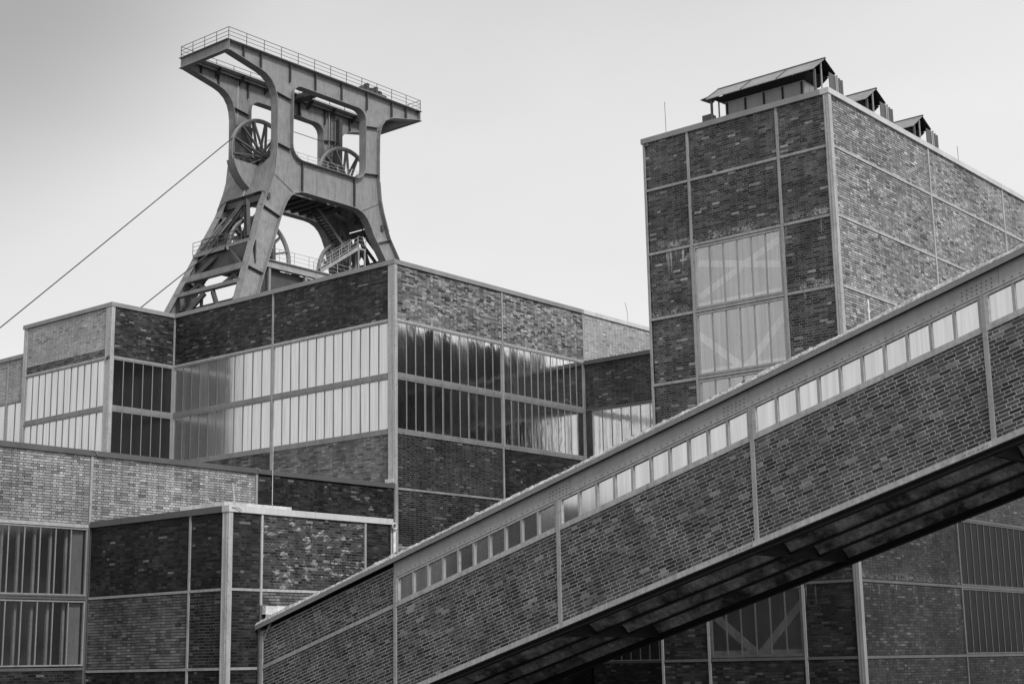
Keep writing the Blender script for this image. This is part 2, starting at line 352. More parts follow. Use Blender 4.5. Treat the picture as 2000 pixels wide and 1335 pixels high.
class Walls:
    """collects the bricks of one building: the 300 that show largest become objects, the rest one mesh per style"""
    def __init__(s, root, is_bridge=False, hide=None): s.root = root; s.full = []; s.part = []; s.br = is_bridge; s.hide = hide
    def panel(s, fr, poly, style, slope=None, u_off=None, slab=True, holes=()):
        """poly: convex list of (u,v). fr(u,v,d). bricks run along u (or along a slope frame)"""
        st = ST[style]
        if slab:
            mb = MB(); n = len(poly)
            vs = [fr(u, v, 0) for u, v in poly]+[fr(u, v, -.14) for u, v in poly]
            mb.add(vs, [tuple(range(n)), tuple(range(2*n-1, n-1, -1))]+[(i, (i+1) % n, n+(i+1) % n, n+i) for i in range(n)])
            mb.build('wall_panel', 'm_'+style, s.root)
        # half planes
        cx = sum(p[0] for p in poly)/len(poly); cy = sum(p[1] for p in poly)/len(poly); ed = []
        for i in range(len(poly)):
            a = poly[i]; b = poly[(i+1) % len(poly)]; nx, ny = b[1]-a[1], a[0]-b[0]; l = math.hypot(nx, ny) or 1; nx /= l; ny /= l; c = nx*a[0]+ny*a[1]
            if nx*cx+ny*cy > c: nx, ny, c = -nx, -ny, -c
            ed.append((nx, ny, c-.006))
        ca, sa = (math.cos(slope), math.sin(slope)) if slope else (1, 0)
        # rotated coords (along course a, across course b)
        ra = [(p[0]*ca+p[1]*sa, -p[0]*sa+p[1]*ca) for p in poly]
        a0, a1 = min(p[0] for p in ra), max(p[0] for p in ra); b0, b1 = min(p[1] for p in ra), max(p[1] for p in ra)
        per = 2*ST_L+HD_L+3*JT; nrow = max(1, round((b1-b0)/CH)); ch = (b1-b0)/nrow if not slope else CH; row = 0; b = b0+JT/2
        rr = R_
        while b < b1:
            off = -rr.uniform(0, .012) - (0 if row % 2 == 0 else .20) - per*((row//2) % 3 == 2)*.0
            x = a0 - per + (u_off or 0) % per + off; k = 0
            while x < a1:
                isH = (k % 3 == 2); Ln = HD_L if isH else ST_L
                q = [(x, b), (x+Ln, b), (x+Ln, b+ch-JT), (x, b+ch-JT)]
                uv = [(p[0]*ca-p[1]*sa, p[0]*sa+p[1]*ca) for p in q]
                inside = all(nx*p[0]+ny*p[1] <= c for p in uv for nx, ny, c in ed)
                cu = sum(p[0] for p in uv)/4; cv = sum(p[1] for p in uv)/4
                if not any(h[0] < cu < h[1] and h[2] < cv < h[3] for h in holes):
                    sh = st[3]+rr.gauss(0, st[4])+(st[5] if isH else 0)
                    if rr.random() < st[6]: sh = rr.uniform(.6, .95)
                    if rr.random() < .03: sh *= .3
                    sh = min(1, max(0.02, sh))
                    if inside:
                        s.full.append((fr, cu, cv, slope or 0, isH, style, sh, ch))
                    else:
                        pc = clip(uv, ed)
                        if len(pc) >= 3: s.part.append((fr, pc, style, sh))
                x += Ln+JT; k += 1
            b += ch; row += 1
    def finish(s):
        scored = []
        for i, t in enumerate(s.full):
            p = t[0](t[1], t[2], 0); px = project(p); sc = 0
            if px and -5 < px[0] < 2005 and -5 < px[1] < 1340 and (s.br or not bridge_hides(px)) and not (s.hide and s.hide(p)):
                Ln = HD_L if t[4] else ST_L; q = project(t[0](t[1]+Ln, t[2], 0)); r = project(t[0](t[1], t[2]+BH, 0))
                sc = abs((q[0]-px[0])*(r[1]-px[1])-(q[1]-px[1])*(r[0]-px[0]))
            scored.append((sc, i))
        scored.sort(reverse=True); top = set(i for sc, i in scored[:300] if sc > 0)
        mbs = {}
        for i, (fr, cu, cv, sl, isH, style, sh, ch) in enumerate(s.full):
            Ln = HD_L if isH else ST_L; o0 = fr(cu, cv, 0); nrm = (fr(cu, cv, 1)-o0).normalized()
            ux = (fr(cu+math.cos(sl), cv+math.sin(sl), 0)-o0).normalized(); vx = (fr(cu-math.sin(sl), cv+math.cos(sl), 0)-o0).normalized()
            dz = R_.uniform(-.0015, .002); t1, t2 = R_.gauss(0, .010), R_.gauss(0, .006)
            if i in top:
                o = bpy.data.objects.new('brick', proto_brick('h' if isH else 's', style)); COL.objects.link(o); o.parent = s.root
                n2 = (nrm+vx*t1+ux*t2).normalized()
                a = (ux-n2*ux.dot(n2)).normalized(); bb = vx-n2*vx.dot(n2)-a*vx.dot(a); bb.normalize()
                mm = Matrix((a, bb, n2)).transposed().to_4x4(); mm.translation = o0+nrm*dz; o.matrix_world = mm
                o.color = (sh, sh, sh, 1)
            else:
                mb = mbs.setdefault(style, MB()); x, y = Ln/2, (ch-JT)/2; vs = []
                for d in (-.01, .005+dz):
                    for a, c in ((-x, -y), (x, -y), (x, y), (-x, y)):
                        vs.append(o0+ux*a+vx*c+nrm*(d+(0 if d < 0 else -a*t2-c*t1)))
                mb.add(vs, [(0, 1, 5, 4), (1, 2, 6, 5), (2, 3, 7, 6), (3, 0, 4, 7), (4, 5, 6, 7)], sh)
        for fr, pc, style, sh in s.part:
            mb = mbs.setdefault(style, MB()); n = len(pc)
            vs = [fr(u, v, -.01) for u, v in pc]+[fr(u, v, .005) for u, v in pc]
            mb.add(vs, [tuple(range(n, 2*n))]+[(i, (i+1) % n, n+(i+1) % n, n+i) for i in range(n)], sh)
        # one stuff part with several materials
        if mbs:
            me = bpy.data.meshes.new('brickwork'); V = []; F_ = []; A_ = []; MI = []
            for mi, (style, mb) in enumerate(mbs.items()):
                b = len(V); V += mb.v; F_ += [tuple(i+b for i in f) for f in mb.f]; A_ += mb.a; MI += [mi]*len(mb.f); me.materials.append(M['b_'+style])
            me.from_pydata(V, [], F_); at = me.attributes.new('shade', 'FLOAT', 'FACE'); at.data.foreach_set('value', np.array(A_, dtype=np.float32))
            me.polygons.foreach_set('material_index', MI)
            o = bpy.data.objects.new('brickwork', me); COL.objects.link(o); o.parent = s.root; o['kind'] = 'stuff'

def rect(u0, u1, v0, v1): return [(u0, v0), (u1, v0), (u1, v1), (u0, v1)]

def window(root, fr, u0, u1, v0, v1, n, glass='glass_mirror', sashes=(), barw=.030, frm=.04, frame='frame', bar='bar', dep=-.010):
    """steel window: frame, glazing bars and one pane between each two bars"""
    mb = MB()
    fbox(mb, fr, u0, u1, v0, v0+frm, -.06, .022); fbox(mb, fr, u0, u1, v1-frm, v1, -.06, .022)
    fbox(mb, fr, u0, u0+frm, v0+frm, v1-frm, -.06, .019); fbox(mb, fr, u1-frm, u1, v0+frm, v1-frm, -.06, .019)
    wn = mb.build('window', frame, root)
    a, b = u0+frm, u1-frm; st = (b-a)/n
    for i in range(n):
        x0, x1 = a+i*st, a+(i+1)*st
        if i:
            fpiece(fr, 'glazing_bar', bar, wn, x0-barw/2, x0+barw/2, v0+frm, v1-frm, -.03, .008)
        mb = MB(); t1, t2 = R_.gauss(0, .0022), R_.gauss(0, .003)
        g0, g1 = x0+(barw/2 if i else 0), x1-(barw/2 if i < n-1 else 0)
        vs = []
        for d in (dep-.006, dep):
            for (u, v) in ((g0, v0+frm), (g1, v0+frm), (g1, v1-frm), (g0, v1-frm)):
                vs.append(fr(u, v, d+(u-(g0+g1)/2)*t1+(v-(v0+v1)/2)*t2))
        mb.hexa([vs[0], vs[1], vs[5], vs[4], vs[3], vs[2], vs[6], vs[7]])
        mb.build('window_pane', glass, wn)
        if i in sashes:
            mb = MB(); q = .03
            fbox(mb, fr, g0, g1, v0+frm, v0+frm+q, -.01, .026); fbox(mb, fr, g0, g1, v1-frm-q, v1-frm, -.01, .026)
            fbox(mb, fr, g0, g0+q, v0+frm+q, v1-frm-q, -.01, .026); fbox(mb, fr, g1-q, g1, v0+frm+q, v1-frm-q, -.01, .026)
            mb.build('opening_sash', 'steel_dk', wn)
    return wn

def post(root, fr, u, v0, v1, w=.11, d=.035, mat='steel', name='steel_post'):
    w = w*.82
    fpiece(fr, name, mat, root, u-w/2, u+w/2, v0, v1, -.12, d)
def rail(root, fr, u0, u1, v, h=.11, d=.028, mat='steel', name='steel_rail'):
    h = h*.78
    fpiece(fr, name, mat, root, u0, u1, v-h/2, v+h/2, -.12, d)
def dbl_rail(root, fr, u0, u1, v, mat='frame'):
    """rail over glass: two flat bars with a groove between and bolt heads"""
    mb = MB(); fbox(mb, fr, u0, u1, v-.085, v+.085, -.12, .008); fbox(mb, fr, u0, u1, v-.062, v-.010, .008, .034); fbox(mb, fr, u0, u1, v+.014, v+.060, .008, .026)
    o = mb.build('steel_rail', mat, root); mb = MB(); u = u0+.3
    while u < u1-.1:
        fbox(mb, fr, u-.012, u+.012, v-.055, v-.03, .045, .056); u += 1.02
    if mb.v: mb.build('bolt_head', 'rivet', o)
def corner_col(root, x, y, z0, z1, wa=.30, wb=.10, mat='steel_hi', name='corner_column'):
    """box section at the corner where a wall facing -X meets one facing -Y"""
    mb = MB(); mb.box(x-.045, x+wb, y-.045, y+wa, z0, z1); o = mb.build(name, mat, root)
    mb = MB(); mb.box(x-.055, x-.045, y+.02, y+.05, z0, z1-.05); mb.box(x-.055, x-.045, y+wa-.05, y+wa-.02, z0, z1-.05); mb.build('column_flange', mat, o)
def coping(root, pts, z0, z1, mat='coping', over=.07, name='coping', joints=3.1, back=.22):
    """sheet coping along a polyline of roof corner points; outside is on the camera side"""
    for i in range(len(pts)-1):
        (xa, ya), (xb, yb) = pts[i], pts[i+1]; mb = MB()
        if abs(xa-xb) < 1e-6:  # along Y, faces -X
            y0, y1 = min(ya, yb), max(ya, yb); n = max(1, round((y1-y0)/joints))
            for k in range(n):
                a, b = y0+(y1-y0)*k/n, y0+(y1-y0)*(k+1)/n
                mb.box(xa-over, xa+back, a+(.004 if k else 0), b-(.004 if k < n-1 else 0), z0, z1)
        else:
            x0, x1 = min(xa, xb), max(xa, xb); n = max(1, round((x1-x0)/joints))
            for k in range(n):
                a, b = x0+(x1-x0)*k/n, x0+(x1-x0)*(k+1)/n
                mb.box(a+(.004 if k else 0), b-(.004 if k < n-1 else 0), ya-over-.001, ya+back, z0+.0015, z1+.0015)
        mb.build(name, mat, root)
def slab(root, name, mat, *b):
    mb = MB(); mb.box(*b); return mb.build(name, mat, root)
def plain(root, fr, u0, u1, v0, v1, style='dark'):
    """closing wall out of the photograph's sight"""
    fpiece(fr, 'wall_panel', 'm_'+style, root, u0, u1, v0, v1, -.14, 0)

# ------------------------------------------------------------------ ground
mb = MB(); mb.box(-1500, 2500, -1500, 2500, -.5, 0); gr = mb.build('ground', 'ground'); gr['kind'] = 'structure'

# ================================================================== main hall (wall X 38.94, wall Y 38)
MX, MY, IX = 38.94, 38.0, 50.3
hall = thing('brick_hall', 'long brick hall with two bands of tall windows, just in front of the steel headframe', 'building')
W = Walls(hall, hide=lambda p: p.z < 7.95 and p.y > 38.01)
A, B = fA(MX), fB(MY)
ysplit, yin = 44.65, 50.85
W.panel(A, rect(MY+.30, ysplit-.05, L0[6]+.06, L0[7]-.02), 'dark'); W.panel(A, rect(ysplit+.05, yin-.05, L0[6]+.06, L0[7]-.02), 'dark', u_off=.3)
W.panel(A, rect(MY+.30, ysplit-.05, L0[3]-.2, L0[4]-.09), 'mid'); W.panel(A, rect(ysplit+.05, yin-.05, L0[3]-.2, L0[4]-.09), 'slate')
W.panel(B, rect(MX+.10, 44.94, L0[6]+.06, L0[7]-.02), 'glint'); W.panel(B, rect(45.04, IX-.05, L0[6]+.06, L0[7]-.02), 'glint', u_off=.2)
W.panel(B, rect(IX+.05, 56.4, L0[6]-.3, L0[7]-.02), 'pale'); W.panel(B, rect(56.5, 62.6, L0[6]-.3, L0[7]-.02), 'pale')
W.panel(B, rect(MX+.10, 44.90, L0[3]+.05, L0[4]-.09), 'jointed'); W.panel(B, rect(45.0, IX-.05, L0[3]+.05, L0[4]-.09), 'sooty')
for a, b in ((MX+.10, 44.90), (45.0, IX-.05)):
    W.panel(B, rect(a, b, L0[2]+.05, L0[3]-.05), 'jointed' if a < 40 else 'sooty')
W.panel(B, rect(45.0, IX-.05, 0, L0[2]-.05), 'sooty')
for (v0, v1) in ((L0[5], L0[6]), (L0[4], L0[5])):
    window(hall, A, MY+.30, ysplit-.05, v0+.085, v1-.06 if v1 > 14 else v1-.085, 13)
    window(hall, A, ysplit+.05, yin-.05, v0+.085, v1-.06 if v1 > 14 else v1-.085, 11)
    window(hall, B, MX+.10, 44.94, v0+.085, v1-.06 if v1 > 14 else v1-.085, 12, glass='glass_b', bar='frame', barw=.024, sashes=(3, 5, 8, 10) if v1 < 13 else ())
    window(hall, B, 45.04, IX-.08, v0+.085, v1-.06 if v1 > 14 else v1-.085, 12, glass='glass_b', bar='frame', barw=.024)
window(hall, B, MX+.10, 44.9, L0[1]+.06, L0[2]-.06, 12, glass='glass_dark')
for z, f in ((L0[6], rail), (L0[5], dbl_rail), (L0[4], dbl_rail)):
    for fr, a, b in ((A, MY+.30, ysplit-.05), (A, ysplit+.05, yin-.05), (B, MX+.10, 44.94), (B, 45.04, IX-.05)):
        if f is rail: rail(hall, fr, a, b, z, .12, .032, 'steel_hi')
        else: dbl_rail(hall, fr, a, b, z)
rail(hall, B, MX+.10, 44.9, L0[3], .10, .03, 'steel'); rail(hall, B, 45.0, IX-.05, L0[3], .10, .03, 'steel')
rail(hall, B, MX+.10, 44.9, L0[2], .10, .03, 'steel')
rail(hall, B, IX+.05, 62.6, L0[6]-.3, .05, .02)
post(hall, A, ysplit, L0[3]-.2, L0[7], .10); post(hall, A, yin-.02, L0[3]-.2, L0[7], .10)
post(hall, B, 44.99, L0[4], L0[7], .10); post(hall, B, 44.95, 0, L0[4]-.002, .10); post(hall, B, IX-.01, L0[4], L0[7], .10, .03); post(hall, B, 56.45, L0[6]-.3, L0[7], .10)
corner_col(hall, MX, MY, L0[3]+.17, L0[7], .30, .10); corner_col(hall, MX+.02, MY, 0, L0[3]+.17, .02, .10, 'steel', 'steel_post')
slab(hall, 'column_foot', 'coping_hi', MX-.08, MX-.046, MY+.0, MY+.42, L0[3]+.20, L0[3]+.34)
coping(hall, [(MX, 50.92), (MX, MY+.221)], L0[7], L0[7]+.17, over=.07)
coping(hall, [(MX-.07, MY), (IX, MY)], L0[7], L0[7]+.17)
coping(hall, [(IX, MY), (63, MY)], L0[7], L0[7]+.17, 'coping_hi')
slab(hall, 'roof', 'roof', MX+.15, 63, MY+.15, 64, L0[7]-.25, L0[7]-.02)
slab(hall, 'interior_wall', 'inside', MX+2.2, MX+2.3, MY+2.2, 62, 0, L0[7]-.3); slab(hall, 'interior_wall', 'inside', MX+2.3, 62, MY+2.2, MY+2.3, 0, L0[7]-.3)
slab(hall, 'floor_slab', 'inside', MX+.2, 62, MY+.2, 62, L0[4]-.5, L0[4]-.3)
plain(hall, fA(MX), yin, 64, 0, L0[7]-.02); slab(hall, 'wall_panel', 'm_dark', 62.9, 63.05, MY, 64, 0, L0[7]-.02); slab(hall, 'wall_panel', 'm_dark', MX, 63, 63.9, 64.05, 0, L0[7]-.02)
W.finish()

# ================================================================== corner wing (X 35.8, Y 50.85..57.1)
WX, WY, WY2 = 35.8, 50.85, 57.1
wing = thing('corner_wing', 'pale brick wing with bright windows jutting from the left end of the hall', 'building')
W = Walls(wing)
A, B = fA(WX), fB(WY)
W.panel(A, rect(WY+.33, WY2-.28, L0[6]+.36, L0[7]-.02), 'pale'); W.panel(A, rect(WY+.33, WY2-.28, L0[6]+.06, L0[6]+.354), 'slate')
W.panel(B, rect(WX+.12, MX-.06, L0[6]+.06, L0[7]-.02), 'dark')
for (v0, v1) in ((L0[5], L0[6]), (L0[4], L0[5])):
    window(wing, A, WY+.33, WY2-.28, v0+.085, v1-.06 if v1 > 14 else v1-.085, 12)
    window(wing, B, WX+.12, MX-.06, v0+.085, v1-.06 if v1 > 14 else v1-.085, 6, glass='glass_black', bar='frame')
rail(wing, A, WY+.33, WY2-.28, L0[6], .12, .032, 'steel_hi'); rail(wing, B, WX+.12, MX-.06, L0[6], .12, .032)
for z in (L0[5], L0[4]): dbl_rail(wing, A, WY+.33, WY2-.28, z); dbl_rail(wing, B, WX+.12, MX-.06, z)
corner_col(wing, WX, WY, L0[3], L0[7], .33, .12); post(wing, A, WY2-.14, L0[3], L0[7], .28, .04, 'steel_hi'); post(wing, B, MX-.03, L0[3], L0[7], .06, .03)
plain(wing, A, WY+.33, WY2, 0, L0[4]-.09); plain(wing, B, WX+.12, MX, 0, L0[4]-.09)
coping(wing, [(WX, WY2+.05), (WX, WY+.221)], L0[7], L0[7]+.17); coping(wing, [(WX-.07, WY), (MX-.07, WY)], L0[7], L0[7]+.17)
slab(wing, 'roof', 'roof', WX+.15, MX, WY+.15, WY2, L0[7]-.25, L0[7]-.02); slab(wing, 'wall_panel', 'm_dark', WX, MX, WY2-.14, WY2, 0, L0[7]-.02)
slab(wing, 'interior_wall', 'inside', WX+2.2, WX+2.3, WY+.5, WY2-.2, 0, L0[7]-.3); slab(wing, 'interior_wall', 'inside', WX+.3, MX-.2, WY+2.4, WY+2.5, 0, L0[7]-.3)
mb = MB(); mb.box(WX-.10, WX-.046, WY+.10, WY+.20, L0[6]-.10, L0[6]-.02); mb.box(WX-.13, WX-.046, WY-.03, WY+.05, L0[6]-.06, L0[6]+.02); mb.build('bracket', 'rivet', wing)
W.finish()

# ================================================================== far wing, lower, at the left edge
FX = 35.9
far = thing('far_wing', 'lower brick wing at the far left edge beyond the pale corner wing', 'building')
W = Walls(far); A = fA(FX); zt = 15.0
W.panel(A, rect(WY2+.02, 58.34, 13.23, zt), 'pale'); W.panel(A, rect(58.46, 64.6, 13.23, zt), 'pale')
window(far, A, WY2+.02, 58.34, 10.1, 13.11, 2, barw=.04); window(far, A, 58.46, 64.6, 10.1, 13.11, 12, barw=.04)
rail(far, A, WY2+.02, 64.6, 13.17, .11, .03); post(far, A, 58.4, 7.9, zt, .11); rail(far, A, WY2+.02, 64.6, 10.05, .1, .03)
plain(far, A, WY2, 64.6, 0, 10.0); coping(far, [(FX, WY2+.02), (FX, 64.7)], zt, zt+.17)
slab(far, 'roof', 'roof', FX+.1, 63, WY2, 70, zt-.2, zt-.02); slab(far, 'wall_panel', 'm_dark', FX, FX+.14, 64.6, 70, 0, zt); slab(far, 'interior_wall', 'inside', FX+2, FX+2.1, WY2, 64, 0, zt-.3)
slab(far, 'wall_panel', 'm_dark', FX, 63, 70, 70.14, 0, zt); slab(far, 'wall_panel', 'm_dark', 62.9, 63.04, 64.1, 70, 0, zt)
W.finish()

# ================================================================== low annex (wall Y 38, X 14..38.9, top 7.9)
annex = thing('low_annex', 'low flat roofed brick annex running in front of the hall at the left', 'building')
W = Walls(annex, hide=lambda p: (26.25 < p.x < 32.6 and p.z < 6.4)); B = fB(MY); top = 7.93
P1, P2 = 26.25, 32.52
W.panel(B, rect(20.05, P1-.06, L0[2]+.06, top), 'light'); W.panel(B, rect(13.9, 19.95, L0[2]+.06, top), 'light'); W.panel(B, rect(P1+.05, P2-.06, L0[2]+.06, top), 'light', u_off=.33)
W.panel(B, rect(P2+.06, MX-.06, 3.6, top), 'sooty'); W.panel(B, rect(20.05, P1-.06, 0, L0[0]+.02), 'sooty')
for v0, v1 in ((L0[1], L0[2]), (L0[0]+.08, L0[1])):
    wn = window(annex, B, 20.05, P1-.06, v0+.08, v1-.07, 12, glass='glass_dark', bar='frame', barw=.03)
    window(annex, B, 13.9, 19.95, v0+.08, v1-.07, 12, glass='glass_dark', bar='frame', barw=.03)
    for i in range(11):   # slim posts standing behind the glass
        u = 20.45+i*.52; slab(wn, 'inner_post', 'steel_hi', u-.035, u+.035, MY+.22, MY+.30, v0+.08, v1-.07)
    slab(wn, 'inner_reveal', 'frame', P1-.52, P1-.13, MY+.12, MY+.20, v0+.08, v1-.07)
dbl_rail(annex, B, 20.05, P1-.06, L0[1]+.02, 'steel_dk'); rail(annex, B, 13.9, P1-.06, L0[2], .13, .04, 'steel_hi'); rail(annex, B, 13.9, P1-.06, L0[0]+.08, .1, .03, 'steel_dk')
post(annex, B, P1-.01, L0[2]+.07, top, .10); post(annex, B, P1-.03, 0, L0[2]+.065, .08, .03, 'steel_dk'); post(annex, B, P2, 3.5, top, .11); post(annex, B, 20, 0, top, .1); post(annex, B, 13.85, 0, top, .1)
plain(annex, B, P1, P2, 0, L0[2]+.06); plain(annex, B, P2, MX, 0, 3.6, 'sooty'); plain(annex, B, 13.9, 20, 0, L0[0])
coping(annex, [(13.8, MY), (MX-.06, MY)], top, top+.16, 'coping_dk', joints=6.2)
for k in range(6):
    plain(annex, B, 13.8-(k+1)*6.2, 13.8-k*6.2, L0[2]+.06, top, 'dark'); plain(annex, B, 13.8-(k+1)*6.2, 13.8-k*6.2, 0, L0[0]+.08, 'dark')
    window(annex, B, 13.86-(k+1)*6.2, 13.74-k*6.2, L0[0]+.12, L0[2], 6, glass='glass_black')
coping(annex, [(-23.4, MY), (13.796, MY)], top, top+.16, 'coping_dk', joints=6.2)
slab(annex, 'roof', 'roof', -23.4, 13.79, MY+.15, 50.8, top-.2, top-.02)
slab(annex, 'roof', 'roof', 13.8, MX-.1, MY+.15, 50.8, top-.2, top-.02); slab(annex, 'wall_panel', 'm_dark', -23.5, -23.4, MY, 51, 0, top); slab(annex, 'wall_panel', 'm_dark', -23.4, MX, 50.84, 50.98, 0, top)
slab(annex, 'interior_wall', 'inside', 14, P1+.3, MY+1.4, MY+1.5, 0, top-.3)
for px in (P1+.02, P2):
    mb = MB(); mb.tube([(px-.1, MY-.075, top+.16), (px+.0, MY-.11, top+.15), (px+.10, MY-.10, top+.05)], .012, 5); mb.build('coping_clip', 'steel_hi', annex)
W.finish()

# ================================================================== small block in front of the annex
BX, BY, BX2, bt = 26.3, 31.8, 32.45, 5.83
blk = thing('small_block', 'small dark sooty brick block with white roof slab, where the bridge begins', 'building')
W = Walls(blk); A, B = fA(BX), fB(BY)
yp = 33.4
W.panel(A, rect(yp+.05, MY-.04, L0[1]+.05, bt), 'sooty'); W.panel(A, rect(BY+.22, yp-.05, L0[1]+.05, bt), 'sooty', u_off=.2)
W.panel(A, rect(yp+.05, MY-.04, L0[0]+.05, L0[1]-.05), 'slate'); W.panel(A, rect(BY+.22, yp-.05, L0[0]+.05, L0[1]-.05), 'jointed')
W.panel(A, rect(yp+.05, MY-.04, 0, L0[0]-.05), 'sooty'); W.panel(A, rect(BY+.22, yp-.05, 0, L0[0]-.05), 'sooty')
x1, x2 = 27.43, 31.34
W.panel(B, rect(BX+.10, x1-.04, L0[1]+.05, bt), 'sooty'); W.panel(B, rect(x1+.04, x2-.04, L0[1]+.05, bt), 'limed'); W.panel(B, rect(x2+.04, BX2-.05, L0[1]-.6, bt), 'sooty')
W.panel(B, rect(BX+.10, x1-.04, L0[0]+.05, L0[1]-.05), 'sooty'); W.panel(B, rect(BX+.10, x1-.04, 0, L0[0]-.05), 'sooty'); W.panel(B, rect(x1+.04, x2-.04, L0[1]-.6, L0[1]-.05), 'slate')
for a, b in ((BY+.22, yp-.05), (yp+.05, MY-.04)):
    for z in (L0[1], L0[0]): rail(blk, A, a, b, z, .09, .03)
rail(blk, B, BX+.10, x1-.04, L0[1], .09, .03); rail(blk, B, BX+.10, x1-.04, L0[0], .09, .03); rail(blk, B, x1+.04, x2-.04, L0[1], .09, .03, 'steel_hi')
post(blk, A, yp, 0, bt, .08, .035); post(blk, A, MY-.02, 0, bt, .05, .02, 'steel_dk'); post(blk, B, x1, 3.4, bt, .08, .035, 'steel_hi'); post(blk, B, x1-.01, 0, 3.398, .06, .03, 'steel_dk'); post(blk, B, x2, 3.0, bt, .08, .035); post(blk, B, BX2-.03, 0, bt, .06, .03, 'steel_hi')
corner_col(blk, BX, BY, 0, bt, .22, .10)
coping(blk, [(BX, MY-.03), (BX, BY+.221)], bt, bt+.17, 'coping_dk', joints=1.6); coping(blk, [(BX-.07, BY), (BX2, BY)], bt, bt+.17, 'coping_hi', joints=3.0)
slab(blk, 'roof', 'roof', BX+.12, BX2, BY+.12, MY-.02, bt-.2, bt-.02)
slab(blk, 'wall_panel', 'm_sooty', BX2-.14, BX2, BY, MY-.02, 0, bt); plain(blk, B, x1, BX2-.15, 0, L0[1]-.6, 'sooty')
slab(blk, 'flashing', 'white', x1+.05, x2-.05, BY-.16, BY-.001, 3.16, 3.38); slab(blk, 'flashing', 'white', x1+.05, x2-.05, BY-.30, BY-.16, 3.0, 3.16)
mb = MB(); mb.tube([(BX+.02, BY-.09, bt+.12), (BX+.2, BY-.13, bt+.12), (BX+.32, BY-.12, bt+.03)], .014, 5); mb.build('coping_clip', 'steel_hi', blk)
W.finish()
hatch = thing('roof_slab', 'flat white raised slab lying on the roof corner of the small block', 'roof hatch')
slab(hatch, 'kerb', 'steel_hi', 26.75, 28.75, 32.5, 34.0, bt-.02, bt+.20); slab(hatch, 'cover', 'white', 26.55, 28.95, 32.3, 34.2, bt+.20, bt+.33)
o = MB(); o.tube([(28.1, 32.15, bt), (28.1, 32.15, bt+2.45)], .011, 5); o.box(28.04, 28.16, 32.09, 32.21, bt-.02, bt+.06)
tag(o.build('lightning_rod', 'coping_hi'), 'tall thin white rod standing upright behind the white coping of the small block', 'lightning rod')
o = MB(); o.tube([(26.9, 32.24, bt+.05), (26.78, 32.27, bt+.85)], .013, 5); o.box(26.84, 26.96, 32.18, 32.295, bt-.02, bt+.08)
tag(o.build('lightning_rod', 'coping_hi'), 'short leaning white rod at the front corner of the small block roof', 'lightning rod')
dp = thing('downpipe', 'short white downpipe with ring at its top, on the right edge of the small block', 'pipe')
mb = MB(); mb.tube([(BX2+.05, BY-.06, 2.6), (BX2+.05, BY-.06, bt-.06)], .045, 8); mb.build('pipe', 'white', dp, True)
mb = MB(); mb.tube([(BX2-.02+.09*math.cos(t*math.pi/6), BY-.14, bt-.05+.09*math.sin(t*math.pi/6)) for t in range(12)], .022, 6, True); mb.build('ring', 'white', dp, True)
slab(dp, 'clamp', 'rivet', BX2-.07, BX2+.02, BY-.12, BY-.08, bt-.12, bt+.02)

# ================================================================== link building (wall X 50.3, Y 26..38)
link = thing('link_building', 'dark brick link between hall and tower with gleaming windows below its brick band', 'building')
W = Walls(link, hide=lambda p: p.y < 34.4); A = fA(IX); lt = L0[6]-.15
W.panel(A, rect(34.2, MY-.06, L0[5]+.06, lt), 'jointed'); W.panel(A, rect(28.2, 34.1, L0[5]+.06, lt), 'jointed')
for v0, v1 in ((L0[4], L0[5]), (L0[3], L0[4])):
    window(link, A, 34.2, MY-.36, v0+.06, v1-.06, 7, glass='glass_b'); window(link, A, 28.2, 34.1, v0+.06, v1-.06, 12, glass='glass_b')
    rail(link, A, 28.2, MY-.36, v0, .1, .03, 'steel_dk')
fpiece(A, 'wall_panel', 'm_sooty', link, MY-.36, MY-.06, L0[3], L0[5]-.06, -.1, .02)
rail(link, A, 28.2, MY-.06, L0[5], .11, .03, 'steel_dk'); post(link, A, 34.15, 0, lt, .1); post(link, A, MY-.03, L0[3], lt, .05, .02, 'steel_dk')
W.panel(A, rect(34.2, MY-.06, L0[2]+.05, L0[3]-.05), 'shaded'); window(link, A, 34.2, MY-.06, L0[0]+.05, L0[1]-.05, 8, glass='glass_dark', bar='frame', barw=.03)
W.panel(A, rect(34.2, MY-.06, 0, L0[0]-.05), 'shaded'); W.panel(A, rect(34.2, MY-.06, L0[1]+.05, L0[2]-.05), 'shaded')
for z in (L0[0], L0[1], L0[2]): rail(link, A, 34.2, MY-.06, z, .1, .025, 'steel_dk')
plain(link, A, 28.2, 34.1, 0, L0[3]-.05)
coping(link, [(IX, 26.2), (IX, MY-.02)], lt, lt+.17, 'coping_dk', joints=6)
slab(link, 'roof', 'roof', IX+.1, 63, 26.3, MY-.02, lt-.2, lt-.02); slab(link, 'wall_panel', 'm_dark', 62.9, 63.04, 26.3, MY-.2, 0, lt); slab(link, 'interior_wall', 'inside', IX+2, IX+2.1, 26.5, MY-.2, 0, lt-.3)
fpiece(A, 'wall_panel', 'm_dark', link, 26.25, 28.2, 0, lt, -.14, 0)
W.finish()
o = MB(); o.tube([(54.0, 38.3, 16.2), (54.0, 38.3, 16.9), (53.85, 38.3, 17.35)], .012, 5); o.box(53.94, 54.06, 38.24, 38.36, 16.15, 16.42)
tag(o.build('lightning_rod', 'steel'), 'thin bent rod on the hall roof just left of the brick tower', 'lightning rod')

